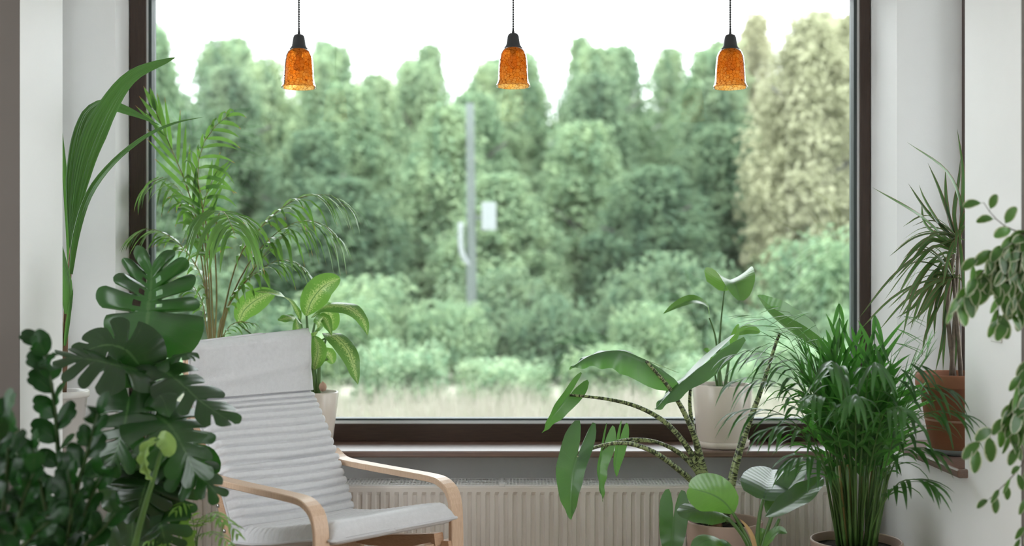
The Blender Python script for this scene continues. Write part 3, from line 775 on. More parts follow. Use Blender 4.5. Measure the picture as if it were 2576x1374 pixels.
for i, mk in enumerate(('f_pale', 'f_green', 'f_pale', 'f_dark')):
    rr = random.Random(50 + i)
    bl = [(rr.uniform(-1, 1), rr.uniform(-1, 1), rr.uniform(.2, 1.5) * (1 if j % 3 else .7), rr.uniform(.25, .5)) for j in range(30)]
    SH[i] = raw('foliage', unit(blobs_leaves(rr, bl, 7500, .04, .085), 1.3, 1.0), M[mk])
STM = raw('stems', join(*[tube([(0, 0, -.05), (.15 * math.cos(a), .15 * math.sin(a), .4), (.35 * math.cos(a), .35 * math.sin(a), .8)], [.02, .006], 5, 5) for a in (0, 1.3, 2.6, 3.9, 5.2)])[:2], M['bark'])
def shrub(x, Z, ytop, half, kind, label, group):
    z0 = gz(Z); H = HC - (ytop - YH) / FPX * Z - z0
    t = thing('shrub', (x, Z, z0), label, 'shrub', group); a = rnd() * 6.28
    for nm, me in (('foliage', SH[kind]), ('stems', STM)):
        o = bpy.data.objects.new(nm, me); COL.objects.link(o); o.parent = t; o.scale = (half, half, H); o.rotation_euler = (0, 0, a)
S1T = [(300, 650), (760, 640), (1100, 690), (1500, 680), (1750, 650), (1850, 590), (2000, 540), (2300, 520)]
for Zr, sp_, lab, grp, front in ((17.4, 2.3, 'green shrub at the foot of the forest trees', 'shrubs at the foot of the forest', 0), (15.6, 1.3, 'paler bush between the meadow and the tall shrubs', 'paler bushes behind the meadow', 1), (13.2, 1.15, 'low pale shrub growing at the edge of the dry meadow', 'low shrubs at the edge of the meadow', 2)):
    x = -.40 * Zr + .3 * front; i = 0
    while x < .40 * Zr:
        px = CX + x / Zr * FPX
        yt = (lerpk(S1T, px)[0] + ru(-40, 30)) if front == 0 else (ru(730, 800) if front == 1 else ru(830, 920))
        shrub(x, Zr, yt, sp_ * .49, (3, 3, 1)[i % 3] if front == 0 and px < 1780 else (1, 1, 3)[i % 3] if front == 1 and px < 1780 else (0, 2, 1)[i % 3], lab, grp)
        x += sp_; i += 1
for x, y, lab in ((4.3, 6.4, 'added unseen shrub that shades the right side recess'), (-4.5, 6.5, 'added unseen shrub that shades the left side recess')):
    shrub(x, y, -200, 1.1, 3, lab, None)  # out of view, added beside the house to darken the side recesses
# grass tufts
rr = random.Random(5); V, F_ = [], []
for i in range(2600):
    y = rr.uniform(8.5, 12.4); x = rr.uniform(-.48, .48) * y
    for j in range(5):
        k = len(V); a = rr.uniform(0, 6.28); h = rr.uniform(.15, .42); dx, dy = math.cos(a), math.sin(a); b0 = Vector((x + rr.uniform(-.08, .08), y + rr.uniform(-.08, .08), -.03))
        V += [b0 + Vector((-dy * .008, dx * .008, 0)), b0 + Vector((dy * .008, -dx * .008, 0)), b0 + Vector((dx * .12, dy * .12, h))]
        F_.append((k, k + 1, k + 2))
mesh('meadow_grass', (V, F_), M['grass'], smooth=False, label='dry pale grass of the meadow outside the window', cat='grass', kind='stuff')
# pole and box shapes modelled for a pale streak and rectangle in the window
c = P(1185, 700, 15.0)
t = thing('streak_pole', (c.x, 16.26, 0), 'pole with a white box modelled for a pale streak and rectangle in the window', 'pole')
k = 16.26 / FPX
X = lambda px: (px - CX) * k
Zz = lambda py: HC - (py - YH) * k
mesh('pole', tube([(X(1187), 16.26, -.03), (X(1185), 16.26, Zz(500)), (X(1182), 16.26, Zz(260))], [.075, .065, .055], 14, 8), M['concrete'], t)
mesh('white_box', box(X(1212), X(1248), 16.18, 16.262, Zz(580), Zz(510)), M['meter'], t, smooth=False, bevel=.01)
mesh('box_arm', box(X(1187), X(1215), 16.23, 16.260, Zz(552), Zz(545)), M['concrete'], t, smooth=False)
mesh('conduit', tube([(X(1160), 16.21, Zz(560)), (X(1160), 16.21, Zz(620)), (X(1168), 16.21, Zz(650)), (X(1185), 16.24, Zz(672))], [.04, .04], 8, 12), M['meter'], t)

# ------------------------------------------------------------------ pots
def pot(t, c, r0, r1, h, mat, rim=.012, wall=.008, soil=.03, lip=0.0, seg=48):
    """tapered pot with its foot at c, opening radius r1"""
    pr = [(.001, 0), (r0 * .96, 0), (r0, .006)]
    if lip:
        pr += [(r0 + (r1 - r0) * .82 - .004, h - lip), (r1 - .003, h - lip + .002), (r1, h - lip + .008)]
    pr += [(r1, h - .006), (r1 - .003, h), (r1 - wall + .002, h), (r1 - wall, h - .005), (r1 - wall - (r1 - r0) * soil * 1.2 / h, h - soil * 1.25)]
    p = mesh('pot', lathe(c, pr, seg), mat, t)
    rs = r1 - wall - .001 - (r1 - r0) * soil / h
    V, F_, UV = lathe((c[0], c[1], c[2] + h - soil), [(rs, -.002), (rs * .8, .002), (rs * .5, .006), (rs * .2, .004), (.001, .006)], 28)
    V = [(v[0], v[1], v[2] + ru(-.003, .003)) for v in V]
    mesh('soil', (V, F_), M['soil'], t)
    return p
def leaf(t, *a, mat='l_alo', name='leaf', **k):
    return mesh(name, vleaf(*a, seed=int(rnd() * 1e6), **k), M[mat], t)
# ------------------------------------------------------------------ feather palms
def leaflet_geo(p, d, n, L_, W_, droop, seg=5, side=1, curl=0.0):
    pts = []
    hd = Vector((d.x, d.y, 0))
    for i in range(5):
        k = i / 4
        pts.append(p + d * (L_ * k) + Vector((0, 0, -1)) * (droop * L_ * k ** 2.2) - d * (.18 * droop * L_ * k ** 3))
    return strap(pts, n, W_, n=seg, fold=.3, prof=[(0, .35), (.12, .8), (.35, 1), (.65, .8), (.88, .35), (1, .03)])
def frond(t, ctrl, nl, L_, W_, mat, stem, r0=.006, start=.4, ang=(62, 30), droop=.5, lift=.15, nrm=None, budget=None, rest=None, lprof=None, jit=.12, name='frond', sides=(-1, 1)):
    sp = Sp(ctrl)
    fr = mesh(name, tube(ctrl, [r0, r0 * .7, r0 * .45, r0 * .18], 6, 16), M[stem], t)
    lprof = lprof or [(0, .55), (.2, .9), (.5, 1), (.8, .75), (1, .4)]
    nrm0 = Vector(nrm) if nrm else None
    for i in range(nl):
        k = (i + .5) / nl; tt = start + (1 - start) * k ** .95
        p, d = sp.pos(tt), sp.tan(min(.999, tt))
        n = nrm0 if nrm0 else (UP if abs(d.z) < .9 else TOCAM)
        s = d.cross(n)
        if s.length < .1: s = d.cross(Vector((0, -1, .3)))
        s.normalize(); n2 = s.cross(d).normalized()
        a = R(ang[0] + (ang[1] - ang[0]) * k)
        for sg in sides:
            aa = a + ru(-jit, jit)
            dd = (d * math.cos(aa) + s * (sg * math.sin(aa)) + n2 * (lift + ru(-jit, jit))).normalized()
            l = L_ * lerpk(lprof, k)[0] * ru(.88, 1.1)
            g = leaflet_geo(p, dd, n2, l, W_ * ru(.85, 1.1), droop * ru(.6, 1.3))
            if budget is not None and budget[0] <= 0: rest.append(g)
            else:
                mesh('leaflet', g, M[mat], fr)
                if budget is not None: budget[0] -= 1
    return fr
# kentia palm on the sill behind the chair
Z0 = 5.27
c = P(545, 1100, Z0)
kp = thing('kentia_palm', (c.x, c.y, ZS), 'tall feathery palm on the sill behind the armchair', 'potted palm')
pot(kp, (c.x, c.y, ZS), .085, .115, .2, M['cream'], soil=.02)
bud, rest = [300], []
B0 = (540, 1010)
def kf(pts, nl, L_, **k):
    x0 = ru(525, 558)
    full = [(x0, 985, Z0)] + [p if len(p) > 2 else (p[0], p[1], Z0) for p in pts]
    frond(kp, PP(full), nl, L_, k.pop('W_', .011), k.pop('mat', 'l_kentia'), 'stem_y', r0=.0065, budget=bud, rest=rest, **k)
kf([(545, 760), (540, 600), (552, 535, 5.15), (572, 545, 4.98), (590, 590, 4.86)], 15, .23, start=.62, droop=.95, ang=(78, 45), lift=.25)
kf([(560, 800), (600, 650), (668, 560), (745, 500), (830, 490), (868, 520)], 17, .24, start=.48, droop=.75, ang=(60, 25), lift=.35)
kf([(560, 820), (615, 680), (690, 590), (760, 555), (815, 565), (850, 600)], 14, .22, start=.55, droop=.9, ang=(60, 25), mat='l_kentia', lift=.25)
kf([(525, 800), (510, 620), (470, 470), (425, 360), (385, 262)], 9, .24, start=.55, droop=.02, ang=(30, 8), lift=.05, W_=.010, nrm=(0, -1, 0))
kf([(535, 800), (524, 600), (498, 460), (505, 380), (535, 325), (580, 285)], 15, .22, start=.45, droop=.55, ang=(66, 25), nrm=(.3, -.8, .4), W_=.010)
kf([(525, 800), (505, 640), (478, 520), (430, 455), (385, 450), (350, 500)], 13, .14, start=.55, droop=.7, ang=(60, 30))
kf([(525, 820), (515, 720), (475, 640), (420, 590), (365, 575), (335, 600)], 16, .19, start=.42, droop=.55, ang=(60, 28), lift=.3)
kf([(560, 830), (590, 740), (645, 685), (700, 655), (745, 660), (772, 690)], 15, .17, start=.42, droop=.65, ang=(58, 25), lift=.3)
kf([(550, 830), (580, 760), (625, 700), (665, 640), (712, 595)], 10, .17, start=.5, droop=.1, ang=(32, 14), lift=.1, W_=.012)
kf([(520, 830), (512, 770), (490, 725), (455, 700), (430, 700)], 9, .14, start=.5, droop=.5, ang=(55, 28))
kf([(530, 830), (525, 700), (515, 600), (510, 520), (545, 430)], 6, .22, start=.55, droop=.05, ang=(26, 14), lift=.05, W_=.011, nrm=(0, -1, 0))
kf([(545, 900), (570, 830), (600, 810), (640, 815)], 9, .09, start=.4, droop=.5, W_=.007)
if rest: mesh('leaflets', join(*rest), M['l_kentia'], kp, kind='stuff')
# parlour palm, the dense one on the right
Z0 = 4.45
c = P(2154, 1358, Z0)
ap = thing('parlour_palm', (c.x, c.y, 0), 'dense bushy dark green palm in a tall clay planter on the right', 'potted palm')
pot(ap, (c.x, c.y, 0), .115, .169, c.z, M['clay'], soil=.03, wall=.009)
bud, rest = [300], []
rr = random.Random(21)
def af(p, nl, L_, dr, **k):
    frond(ap, p, nl, L_, .0088, 'l_areca', 'stem_g', r0=.0045, start=k.pop('start', .46), ang=k.pop('ang', (40, 12)), droop=dr, lift=.2, budget=bud, rest=rest, jit=.16)
# arching outer fronds, nearest first
for tip, zt, up in (((1835, 900), 4.30, .40), ((1842, 965), 4.22, .30), ((1850, 1040), 4.25, .22), ((1872, 800), 4.42, .5), ((1925, 1085), 4.15, .2), ((1985, 1165), 4.1, .15), ((1900, 880), 4.5, .4), ((1945, 780), 4.5, .5), ((2330, 930), 4.20, .35), ((2425, 1050), 4.05, .28), ((2390, 985), 4.12, .32), ((2350, 1140), 4.1, .15), ((2350, 1225), 4.08, .1), ((2290, 800), 4.4, .5), ((2080, 930), 3.98, .35), ((2210, 930), 3.98, .3), ((2150, 1010), 3.95, .25), ((2280, 1040), 3.98, .25), ((2030, 1010), 4.02, .25), ((2020, 790), 4.5, .5), ((2110, 760), 4.5, .6), ((2200, 790), 4.4, .6)):
    e = P(tip[0], tip[1], zt); a = math.atan2(e.y - c.y, e.x - c.x); q = rr.uniform(.03, .075)
    b0 = Vector((c.x + q * math.cos(a), c.y + q * math.sin(a), c.z - .05)); d = e - b0
    hi = max(.06, up * .32) * (1 if tip[1] > 830 else .25)
    p = [b0, b0 + Vector((d.x * .14, d.y * .14, d.z * .45)), b0 + Vector((d.x * .48, d.y * .48, d.z * .86 + hi * .4)), b0 + Vector((d.x * .8, d.y * .8, d.z * .99 + hi * .25)), e]
    af(p, 9, rr.uniform(.17, .22), .55 if tip[1] > 830 else .15)
fl = [(rr.uniform(0, 6.283), rr.random()) for i in range(26)]
fl.sort(key=lambda q: math.sin(q[0]))
for a, up in fl:
    dx, dy = math.cos(a), math.sin(a) * .7
    rb = rr.uniform(.01, .06)
    b0 = Vector((c.x + dx * rb, c.y + dy * rb, c.z - .05))
    H, Rr = rr.uniform(.55, .80), rr.uniform(.06, .26)
    af([b0, b0 + Vector((dx * Rr * .18, dy * Rr * .18, H * .38)), b0 + Vector((dx * Rr * .45, dy * Rr * .45, H * .74)), b0 + Vector((dx * Rr, dy * Rr, H))], 8, rr.uniform(.16, .22), .12)
for i in range(26):
    a = rr.uniform(0, 6.283); q = rr.uniform(.01, .08)
    b0 = Vector((c.x + q * math.cos(a), c.y + q * math.sin(a), c.z - .05))
    mesh('cane', tube([b0, b0 + Vector((q * .5 * math.cos(a), q * .5 * math.sin(a), .16)), b0 + Vector((q * 1.0 * math.cos(a), q * 1.0 * math.sin(a), .34))], [.0062, .0045], 6, 5), M['stem_y' if i % 3 == 0 else 'stem_g'], ap)
mesh('leaflets', join(*rest), M['l_areca'], ap, kind='stuff')
# tall young palm with pleated leaves on the left recess sill
Z0 = 4.88
c = P(158, 1060, Z0)
yp = thing('young_coconut_palm', (c.x, c.y, ZSS), 'tall slender palm with broad pleated leaves in the left recess', 'potted palm')
pot(yp, (c.x, c.y, ZSS), .075, .105, P(0, 982, Z0).z - ZSS, M['plastic'], soil=.02, lip=.03)
mesh('stem', tube(PP([(160, 990), (163, 880), (167, 780), (174, 690), (181, 620)], Z0), [.012, .0125, .011, .010, .008], 8), M['stem_br'], yp)
FANP = [(0, .12), (.15, .3), (.4, .8), (.62, 1), (.85, .55), (1, .05)]
mesh('leaf', strap(PP([(180, 660, 4.88), (190, 520, 4.86), (222, 380, 4.83), (272, 270, 4.8), (335, 190, 4.78), (440, 145, 4.76)]), [(.3, -1, .1), (.2, -1, .1), (-.3, -1, .3)], .050, 26, .1, [(0, .12), (.15, .3), (.35, .72), (.55, 1), (.8, .62), (.95, .3), (1, .05)], nu=7, pleat=.0035), M['l_fan'], yp)
mesh('leaf', strap(PP([(178, 660, 4.89), (182, 520, 4.9), (194, 400, 4.9), (215, 300, 4.92), (258, 262, 4.96), (320, 278, 5.0), (400, 314, 5.04)]), [(0, -1, .0), (0, -1, .1), (.2, -.9, .4), (.3, -.6, .8)], .040, 28, .05, [(0, .1), (.15, .35), (.35, .9), (.5, 1), (.65, .85), (.85, .6), (1, .04)], nu=7, pleat=.004), M['l_fan'], yp)
mesh('leaf', strap(PP([(178, 690, 4.87), (192, 590, 4.84), (225, 490, 4.82), (285, 410, 4.8), (365, 345, 4.78), (440, 310, 4.77), (515, 294, 4.76)]), [(.3, -.9, .3), (-.3, -.7, .6)], .018, 22, .3, nu=3, pleat=.002), M['l_fan'], yp)
mesh('leaf', strap(PP([(176, 690, 4.9), (172, 560, 4.92), (162, 430, 4.94), (155, 320, 4.95)]), (.7, -.7, 0), .016, 14, .3, nu=3, pleat=.0015), M['l_fan'], yp)
mesh('leaf', strap(PP([(168, 790, 4.86), (168, 720, 4.85), (158, 660, 4.84), (152, 605, 4.83)]), (.5, -.8, 0), .022, 14, .25, nu=3, pleat=.0015), M['l_fan'], yp)
mesh('sheath', strap(PP([(163, 870, 4.86), (172, 800, 4.85), (182, 740, 4.85), (184, 725, 4.85)]), (.4, -.9, 0), .010, 10, .5), M['l_fan'], yp)
mesh('sheath', strap(PP([(158, 880, 4.87), (156, 800, 4.87), (158, 740, 4.87)]), (-.4, -.9, 0), .010, 10, .5), M['l_fan'], yp)
# ------------------------------------------------------------------ dieffenbachia in the cream pot
Z0 = 5.27
c = P(797, 985, Z0); hz = c.z - ZS
dp = thing('dieffenbachia', (c.x, c.y, ZS), 'plant with large pale patterned leaves in the cream pot behind the armchair', 'potted plant')
pot(dp, (c.x, c.y, ZS), .068, .097, hz, M['cream'], soil=.02, lip=.0)
mesh('bulb', lathe(P(812, 974, Z0 - .03), [(.001, -.02), (.012, -.016), (.018, 0), (.014, .014), (.004, .022), (.001, .026)], 14), M['terra_w'], dp)
for st in ([(785, 1000), (778, 900), (772, 810), (770, 770)], [(775, 1000), (765, 900), (758, 820), (742, 770)], [(795, 1000), (790, 930), (795, 870), (828, 846)], [(780, 1000), (785, 880), (790, 820), (803, 790)], [(770, 1000), (755, 930), (745, 860)], [(800, 1000), (803, 920), (815, 870), (825, 840)]):
    mesh('petiole', tube(PP(st, Z0), [.012, .010, .007, .004], 8), M['stem_g'], dp)
dl = dict(mat='l_dief', nv=16, nu=4)
leaf(dp, PP([(770, 795, 5.25), (785, 755, 5.22), (815, 720, 5.2), (855, 700, 5.2)]), (.45, -.8, .3), 0.0744, S_OVATE, fold=.25, wave=.04, **dl)
leaf(dp, PP([(785, 800, 5.22), (815, 772, 5.12), (868, 770, 5.05), (910, 800, 5.0), (925, 846, 4.98)]), [(0, -.5, .9), (.2, -.6, .8), (.6, -.75, .3)], .062, S_LONG, droop=.25, wave=.06, **dl)
leaf(dp, PP([(800, 770, 5.32), (825, 785, 5.34), (835, 832, 5.36)]), (0, -1, .2), 0.0540, S_OVATE, wave=.05, **dl)
leaf(dp, PP([(756, 805, 5.22), (735, 765, 5.17), (700, 742, 5.12), (640, 732, 5.08)]), (-.2, -.45, .85), 0.0456, S_LONG, fold=.2, wave=.05, **dl)
leaf(dp, PP([(760, 815, 5.24), (735, 800, 5.2), (700, 806, 5.16)]), (0, -.6, .8), 0.0384, S_LONG, wave=.05, **dl)
leaf(dp, PP([(812, 838, 5.18), (845, 848, 5.1), (880, 890, 5.04), (900, 968, 5.0)]), [(.2, -.7, .7), (.5, -.8, .2)], .055, S_LONG, droop=.3, wave=.05, **dl)
leaf(dp, PP([(600, 815, 5.36), (615, 780, 5.36), (650, 752, 5.36), (692, 735, 5.36)]), (.1, -1, .2), 0.0660, S_OVATE, wave=.05, **dl)
leaf(dp, PP([(770, 930, 5.22), (762, 880, 5.18), (752, 835, 5.15), (744, 800, 5.14)]), (-.3, -.9, .1), 0.0480, S_LONG, fold=.4, **dl)
leaf(dp, PP([(790, 930, 5.24), (800, 880, 5.2), (790, 845, 5.18)]), (.2, -1, .1), 0.0480, S_OVATE, fold=.3, **dl)
leaf(dp, PP([(800, 910, 5.3), (825, 890, 5.32), (838, 915, 5.34)]), (.1, -1, .1), 0.0360, S_OVATE, **dl)
leaf(dp, PP([(790, 850, 5.2), (800, 820, 5.12), (816, 800, 5.1), (835, 845, 5.05)]), (.1, -.7, .7), 0.0360, S_OVATE, fold=.2, **dl)
mesh('petiole', tube(PP([(775, 1000, 5.27), (700, 900, 5.34), (600, 815, 5.36)]), [.007, .004], 7), M['stem_g'], dp)
# ------------------------------------------------------------------ monstera
Z0 = 4.05
c = P(365, 1374, Z0)
mo = thing('monstera', (c.x, c.y, 0), 'dark monstera with split leaves climbing a coir pole beside the armchair', 'potted plant')
pot(mo, (c.x, c.y, 0), .12, .15, .30, M['clay_d'], soil=.03)
mesh('moss_pole', tube([(c.x, c.y, .26), P(362, 1150, Z0), P(358, 1000, Z0), P(357, 905, Z0)], [.019, .019, .019, .0165], 14, 24), M['coir'], mo)
mesh('stem', tube(PP([(370, 1374, 3.99), (376, 1200, 4.0), (368, 1000, 4.0), (364, 930, 4.02)]) , [.014, .012, .010, .007], 8), M['stem_dk'], mo)
SL = [.24, .42, .60, .77]
ml = dict(mat='l_monst', nv=40, nu=7)
def pet(pts, r=.006, mat='stem_dk', t=None):
    mesh('petiole', tube(PP(pts), [r, r * .8, r * .6], 7), M[mat], t or mo)
pet([(362, 1000, 4.02), (355, 930, 4.06), (366, 840, 4.1)], .007, 'stem_g')
leaf(mo, PP([(368, 822, 4.1), (374, 770, 4.12), (380, 715, 4.13), (382, 668, 4.13)]), (0, -1, -.1), .185, S_MONST, slots=SL, holes=1, lobe_curl=.9, wave=.03, cut=.42, **ml)
pet([(362, 1020, 4.02), (352, 970, 4.0), (346, 922, 3.98)])
leaf(mo, PP([(350, 918, 3.97), (315, 880, 3.95), (265, 868, 3.93), (200, 888, 3.9)]), (-.1, -.9, .35), .105, S_MONST, slots=[.3, .5, .72], cut=.45, droop=.2, **ml)
pet([(362, 1050, 4.02), (352, 1000, 3.95), (345, 935, 3.9)])
leaf(mo, PP([(345, 932, 3.88), (290, 918, 3.84), (230, 905, 3.82), (165, 900, 3.8)]), [(0, -.35, .95), (0, -.5, .85)], .125, S_MONST, slots=SL, droop=.35, wave=.05, cut=.4, **ml)
pet([(364, 1060, 4.02), (380, 980, 3.97), (398, 925, 3.95)])
leaf(mo, PP([(402, 925, 3.94), (450, 960, 3.88), (505, 1010, 3.85), (578, 1060, 3.82)]), [(.1, -.35, .95), (.2, -.5, .85)], .115, S_MONST, slots=SL, droop=.2, wave=.06, cut=.34, holes=0, **ml)
leaf(mo, PP([(395, 915, 3.97), (430, 900, 3.96), (465, 890, 3.95), (490, 900, 3.94)]), (0, -.3, .95), .06, S_MONST, slots=[.35, .65], droop=.4, wave=.1, cut=.5, **ml)
pet([(362, 1090, 4.0), (345, 1040, 3.9), (325, 1000, 3.85)])
leaf(mo, PP([(325, 1000, 3.83), (315, 1060, 3.78), (298, 1120, 3.76), (275, 1175, 3.76)]), (-.1, -.95, .3), .115, S_MONST, slots=SL, droop=.2, wave=.05, cut=.4, **ml)
leaf(mo, PP([(355, 1000, 3.9), (385, 985, 3.85), (410, 1005, 3.8), (425, 1050, 3.78)]), (.2, -.8, .6), .07, S_HEART, droop=.4, wave=.05, **ml)
pet([(366, 1120, 4.0), (378, 1070, 3.9), (395, 1040, 3.83)])
leaf(mo, PP([(395, 1045, 3.81), (430, 1075, 3.76), (460, 1125, 3.73), (490, 1190, 3.73)]), [(.1, -.45, .9), (.2, -.6, .8)], .135, S_MONST, slots=SL, droop=.25, wave=.04, cut=.5, **ml)
leaf(mo, PP([(420, 1140, 3.85), (470, 1180, 3.82), (520, 1215, 3.8), (548, 1245, 3.8)]), (.2, -.8, .6), .09, S_MONST, slots=SL, droop=.3, wave=.05, **ml)
leaf(mo, PP([(470, 1130, 3.98), (515, 1150, 4.0), (548, 1190, 4.0)]), (0, -1, .2), .045, S_OVATE, wave=.05, mat='l_monst', nv=14, nu=4)
leaf(mo, PP([(335, 1130, 3.85), (290, 1150, 3.8), (245, 1175, 3.78), (200, 1205, 3.78)]), (-.2, -.6, .8), .07, S_LONG, fold=.3, droop=.3, mat='l_monst', nv=14, nu=4)
for i, (a, b, w_) in enumerate([((380, 1190), (345, 1300), .11), ((330, 1190), (280, 1290), .10), ((420, 1200), (455, 1300), .09), ((300, 1280), (262, 1370), .09), ((395, 1300), (420, 1380), .09), ((350, 1250), (330, 1380), .10), ((370, 1120), (365, 1220), .11), ((440, 1180), (440, 1260), .07)]):
    zq = 3.86 + .03 * (i % 4)
    mx, my = (a[0] + b[0]) / 2 + ru(-8, 8), (a[1] + b[1]) / 2 - 14
    leaf(mo, PP([(a[0], a[1], zq), (mx, my, zq - .06), (b[0], b[1], zq - .05)]), (ru(-.3, .3), -.9, .35), w_, S_MONST if i % 2 == 0 else S_HEART, slots=SL if i % 2 == 0 else None, droop=.25, wave=.05, **ml)
    pet([(365 + ru(-12, 12), 1374, 4.0), ((a[0] + 365) / 2, (a[1] + 1374) / 2, 3.98), (a[0], a[1], zq)])
for x0, x1, y1 in ((345, 300, 1250), (385, 430, 1230), (360, 330, 1200)):
    pet([(x0, 1390, 3.95), ((x0 + x1) / 2, 1300, 3.9), (x1, y1, 3.86)], .008)
# young crumpled leaf
pet([(335, 1390, 3.72), (360, 1290, 3.7), (390, 1190, 3.68), (408, 1125, 3.67)], .011, 'stem_g')
pet([(408, 1125, 3.67), (404, 1106, 3.665), (388, 1108, 3.66)], .005, 'stem_g')
leaf(mo, PP([(395, 1104, 3.665), (372, 1125, 3.655), (366, 1165, 3.65), (382, 1212, 3.65)]), (-.4, -.9, .2), .028, S_OVATE, fold=.6, wave=.25, wf=5, mat='l_young', nv=26, nu=4)
leaf(mo, PP([(396, 1104, 3.665), (412, 1108, 3.655), (424, 1124, 3.65), (420, 1148, 3.65)]), (.2, -1, .3), .030, S_ROUND, fold=.2, wave=.12, mat='l_young', nv=16, nu=4)
# ------------------------------------------------------------------ zz plants
def zz(name_label, base, stalks, seed, potc, pr, ph):
    t = thing('zz_plant', (potc[0], potc[1], 0), name_label, 'potted plant', None)
    pot(t, (potc[0], potc[1], 0), pr * .8, pr, ph, M['clay_d'], soil=.03)
    rq = random.Random(seed)
    for pts, nl, size in stalks:
        q = PP(pts); sp = Sp(q)
        mesh('stalk', tube(q, [.010, .008, .006, .003], 8), M['stem_dk'], t)
        for i in range(nl):
            k = i / max(1, nl - 1); tt = .22 + .78 * k
            p, d = sp.pos(tt), sp.tan(min(.99, tt))
            sg = 1 if i % 2 else -1
            a = rq.uniform(-.5, .5) + (0 if sg > 0 else math.pi)
            side = Vector((math.cos(a), math.sin(a) - .25, 0))
            out = (side * (.9 - .55 * k) + d * (.5 + .4 * k)).normalized()
            l = size * (1 - .3 * abs(k - .55)) * rq.uniform(.85, 1.1)
            n = (Vector((-side.x * .3, -.75, .55)) + Vector((rq.uniform(-.4, .4), rq.uniform(-.2, .2), rq.uniform(-.3, .3)))).normalized()
            c_ = [p, p + out * l * .35 + Vector((0, 0, .02 * l)), p + out * l * .7, p + out * l + Vector((0, 0, -.16 * l))]
            mesh('leaf', vleaf(c_, n, l * .50, S_OVATE, nv=11, nu=3, fold=.12, droop=.1, seed=i), M['l_zz'], t)
    return t
Zq = 3.55
pc = P(150, 1374, Zq)
zz('glossy dark zz plant standing in front of the left wall', None, [
    ([(160, 1420, Zq), (150, 1200, Zq), (137, 1020, 3.52), (118, 905, 3.5), (98, 870, 3.5)], 15, .088),
    ([(165, 1420, Zq), (190, 1250, 3.5), (225, 1120, 3.46), (245, 1040, 3.44)], 12, .085),
    ([(145, 1420, Zq), (100, 1280, 3.48), (60, 1190, 3.45), (40, 1130, 3.43)], 11, .08),
    ([(150, 1420, Zq), (120, 1300, 3.4), (100, 1210, 3.36), (85, 1130, 3.34)], 10, .08),
    ([(170, 1420, Zq), (200, 1330, 3.42), (225, 1260, 3.38), (255, 1200, 3.36)], 9, .08),
    ([(160, 1420, Zq), (175, 1330, 3.36), (180, 1250, 3.32), (170, 1180, 3.3)], 9, .078),
    ([(165, 1420, Zq), (215, 1370, 3.4), (260, 1330, 3.36), (290, 1290, 3.34)], 7, .08)], 3, pc, .13, .30)
pc = P(-20, 1374, 3.3)
zz('dark leafy plant at the bottom left corner of the picture', None, [
    ([(-10, 1420, 3.3), (10, 1280, 3.28), (20, 1150, 3.25), (15, 1035, 3.24)], 12, .08),
    ([(0, 1420, 3.3), (40, 1330, 3.26), (60, 1250, 3.24), (85, 1190, 3.22)], 9, .075),
    ([(-30, 1420, 3.3), (-30, 1280, 3.25), (-20, 1180, 3.22), (0, 1110, 3.2)], 9, .08),
    ([(0, 1420, 3.3), (50, 1380, 3.24), (90, 1340, 3.2), (125, 1310, 3.18)], 8, .075)], 9, pc, .12, .28)
# small fern
Z0 = 3.95
c = P(495, 1374, Z0)
fp = thing('small_palm', (c.x, c.y, 0), 'small bright green feathery palm low beside the armchair leg', 'potted plant')
pot(fp, (c.x, c.y, 0), .07, .09, .34, M['clay_d'], soil=.02)
bz = (495, 1415, Z0)
for pts in ([(470, 1340), (445, 1290), (425, 1240)], [(500, 1340), (530, 1300), (570, 1310), (600, 1350)], [(480, 1350), (440, 1320), (400, 1330), (372, 1365)], [(495, 1350), (500, 1310), (540, 1290), (560, 1320)], [(490, 1340), (480, 1290), (462, 1265), (440, 1290)], [(490, 1360), (520, 1340), (545, 1345), (580, 1374)], [(485, 1370), (450, 1345), (430, 1345), (405, 1374)]):
    frond(fp, PP([bz] + [(p[0], p[1], Z0 - .05 * i) for i, p in enumerate(pts)]), 9, .062, .0050, 'l_fern', 'stem_g', r0=.0022, start=.35, droop=.35, lift=.1)
for pts, w_ in (([(455, 1345, 3.9), (462, 1318, 3.88), (478, 1300, 3.87)], .022), ([(470, 1380, 3.88), (478, 1350, 3.86), (495, 1335, 3.85)], .024)):
    leaf(fp, PP(pts), (.1, -1, .2), w_, S_HEART, mat='l_fern', nv=10, nu=3)
# ------------------------------------------------------------------ alocasia in the clay pot
Z0 = 4.75
c = P(1821, 1308, Z0)
al = thing('alocasia', (c.x, c.y, 0), 'alocasia with arrow shaped leaves on spotted stalks in a wide clay pot', 'potted plant')
pot(al, (c.x, c.y, 0), .115, .153, c.z, M['clay'], soil=.035, wall=.009)
def zp(pts, r=(.013, .010, .007, .0045)):
    mesh('petiole', tube(PP([(p[0], p[1], p[2] if len(p) > 2 else Z0) for p in pts]), list(r), 9, 28), M['zebra'], al)
mesh('corm', tube(PP([(1800, 1335, Z0), (1798, 1300, Z0), (1795, 1270, Z0)]), [.03, .028, .02], 10), M['stem_br'], al)
aw = dict(mat='l_alo', nv=22, nu=6)
zp([(1803, 1315), (1770, 1180), (1740, 1080, 4.72), (1690, 985, 4.70), (1625, 908, 4.68)], (.018, .014, .010, .006))
leaf(al, PP([(1622, 904, 4.68), (1560, 882, 4.66), (1490, 893, 4.64), (1432, 928, 4.62)]), [(0, -.68, .73), (0, -.6, .8)], .185, S_ARROW, fold=-.75, wave=.04, wf=4, **aw)
zp([(1790, 1315), (1760, 1190), (1725, 1120), (1670, 1060), (1600, 1022), (1520, 1003), (1432, 994)], (.014, .012, .009, .005))
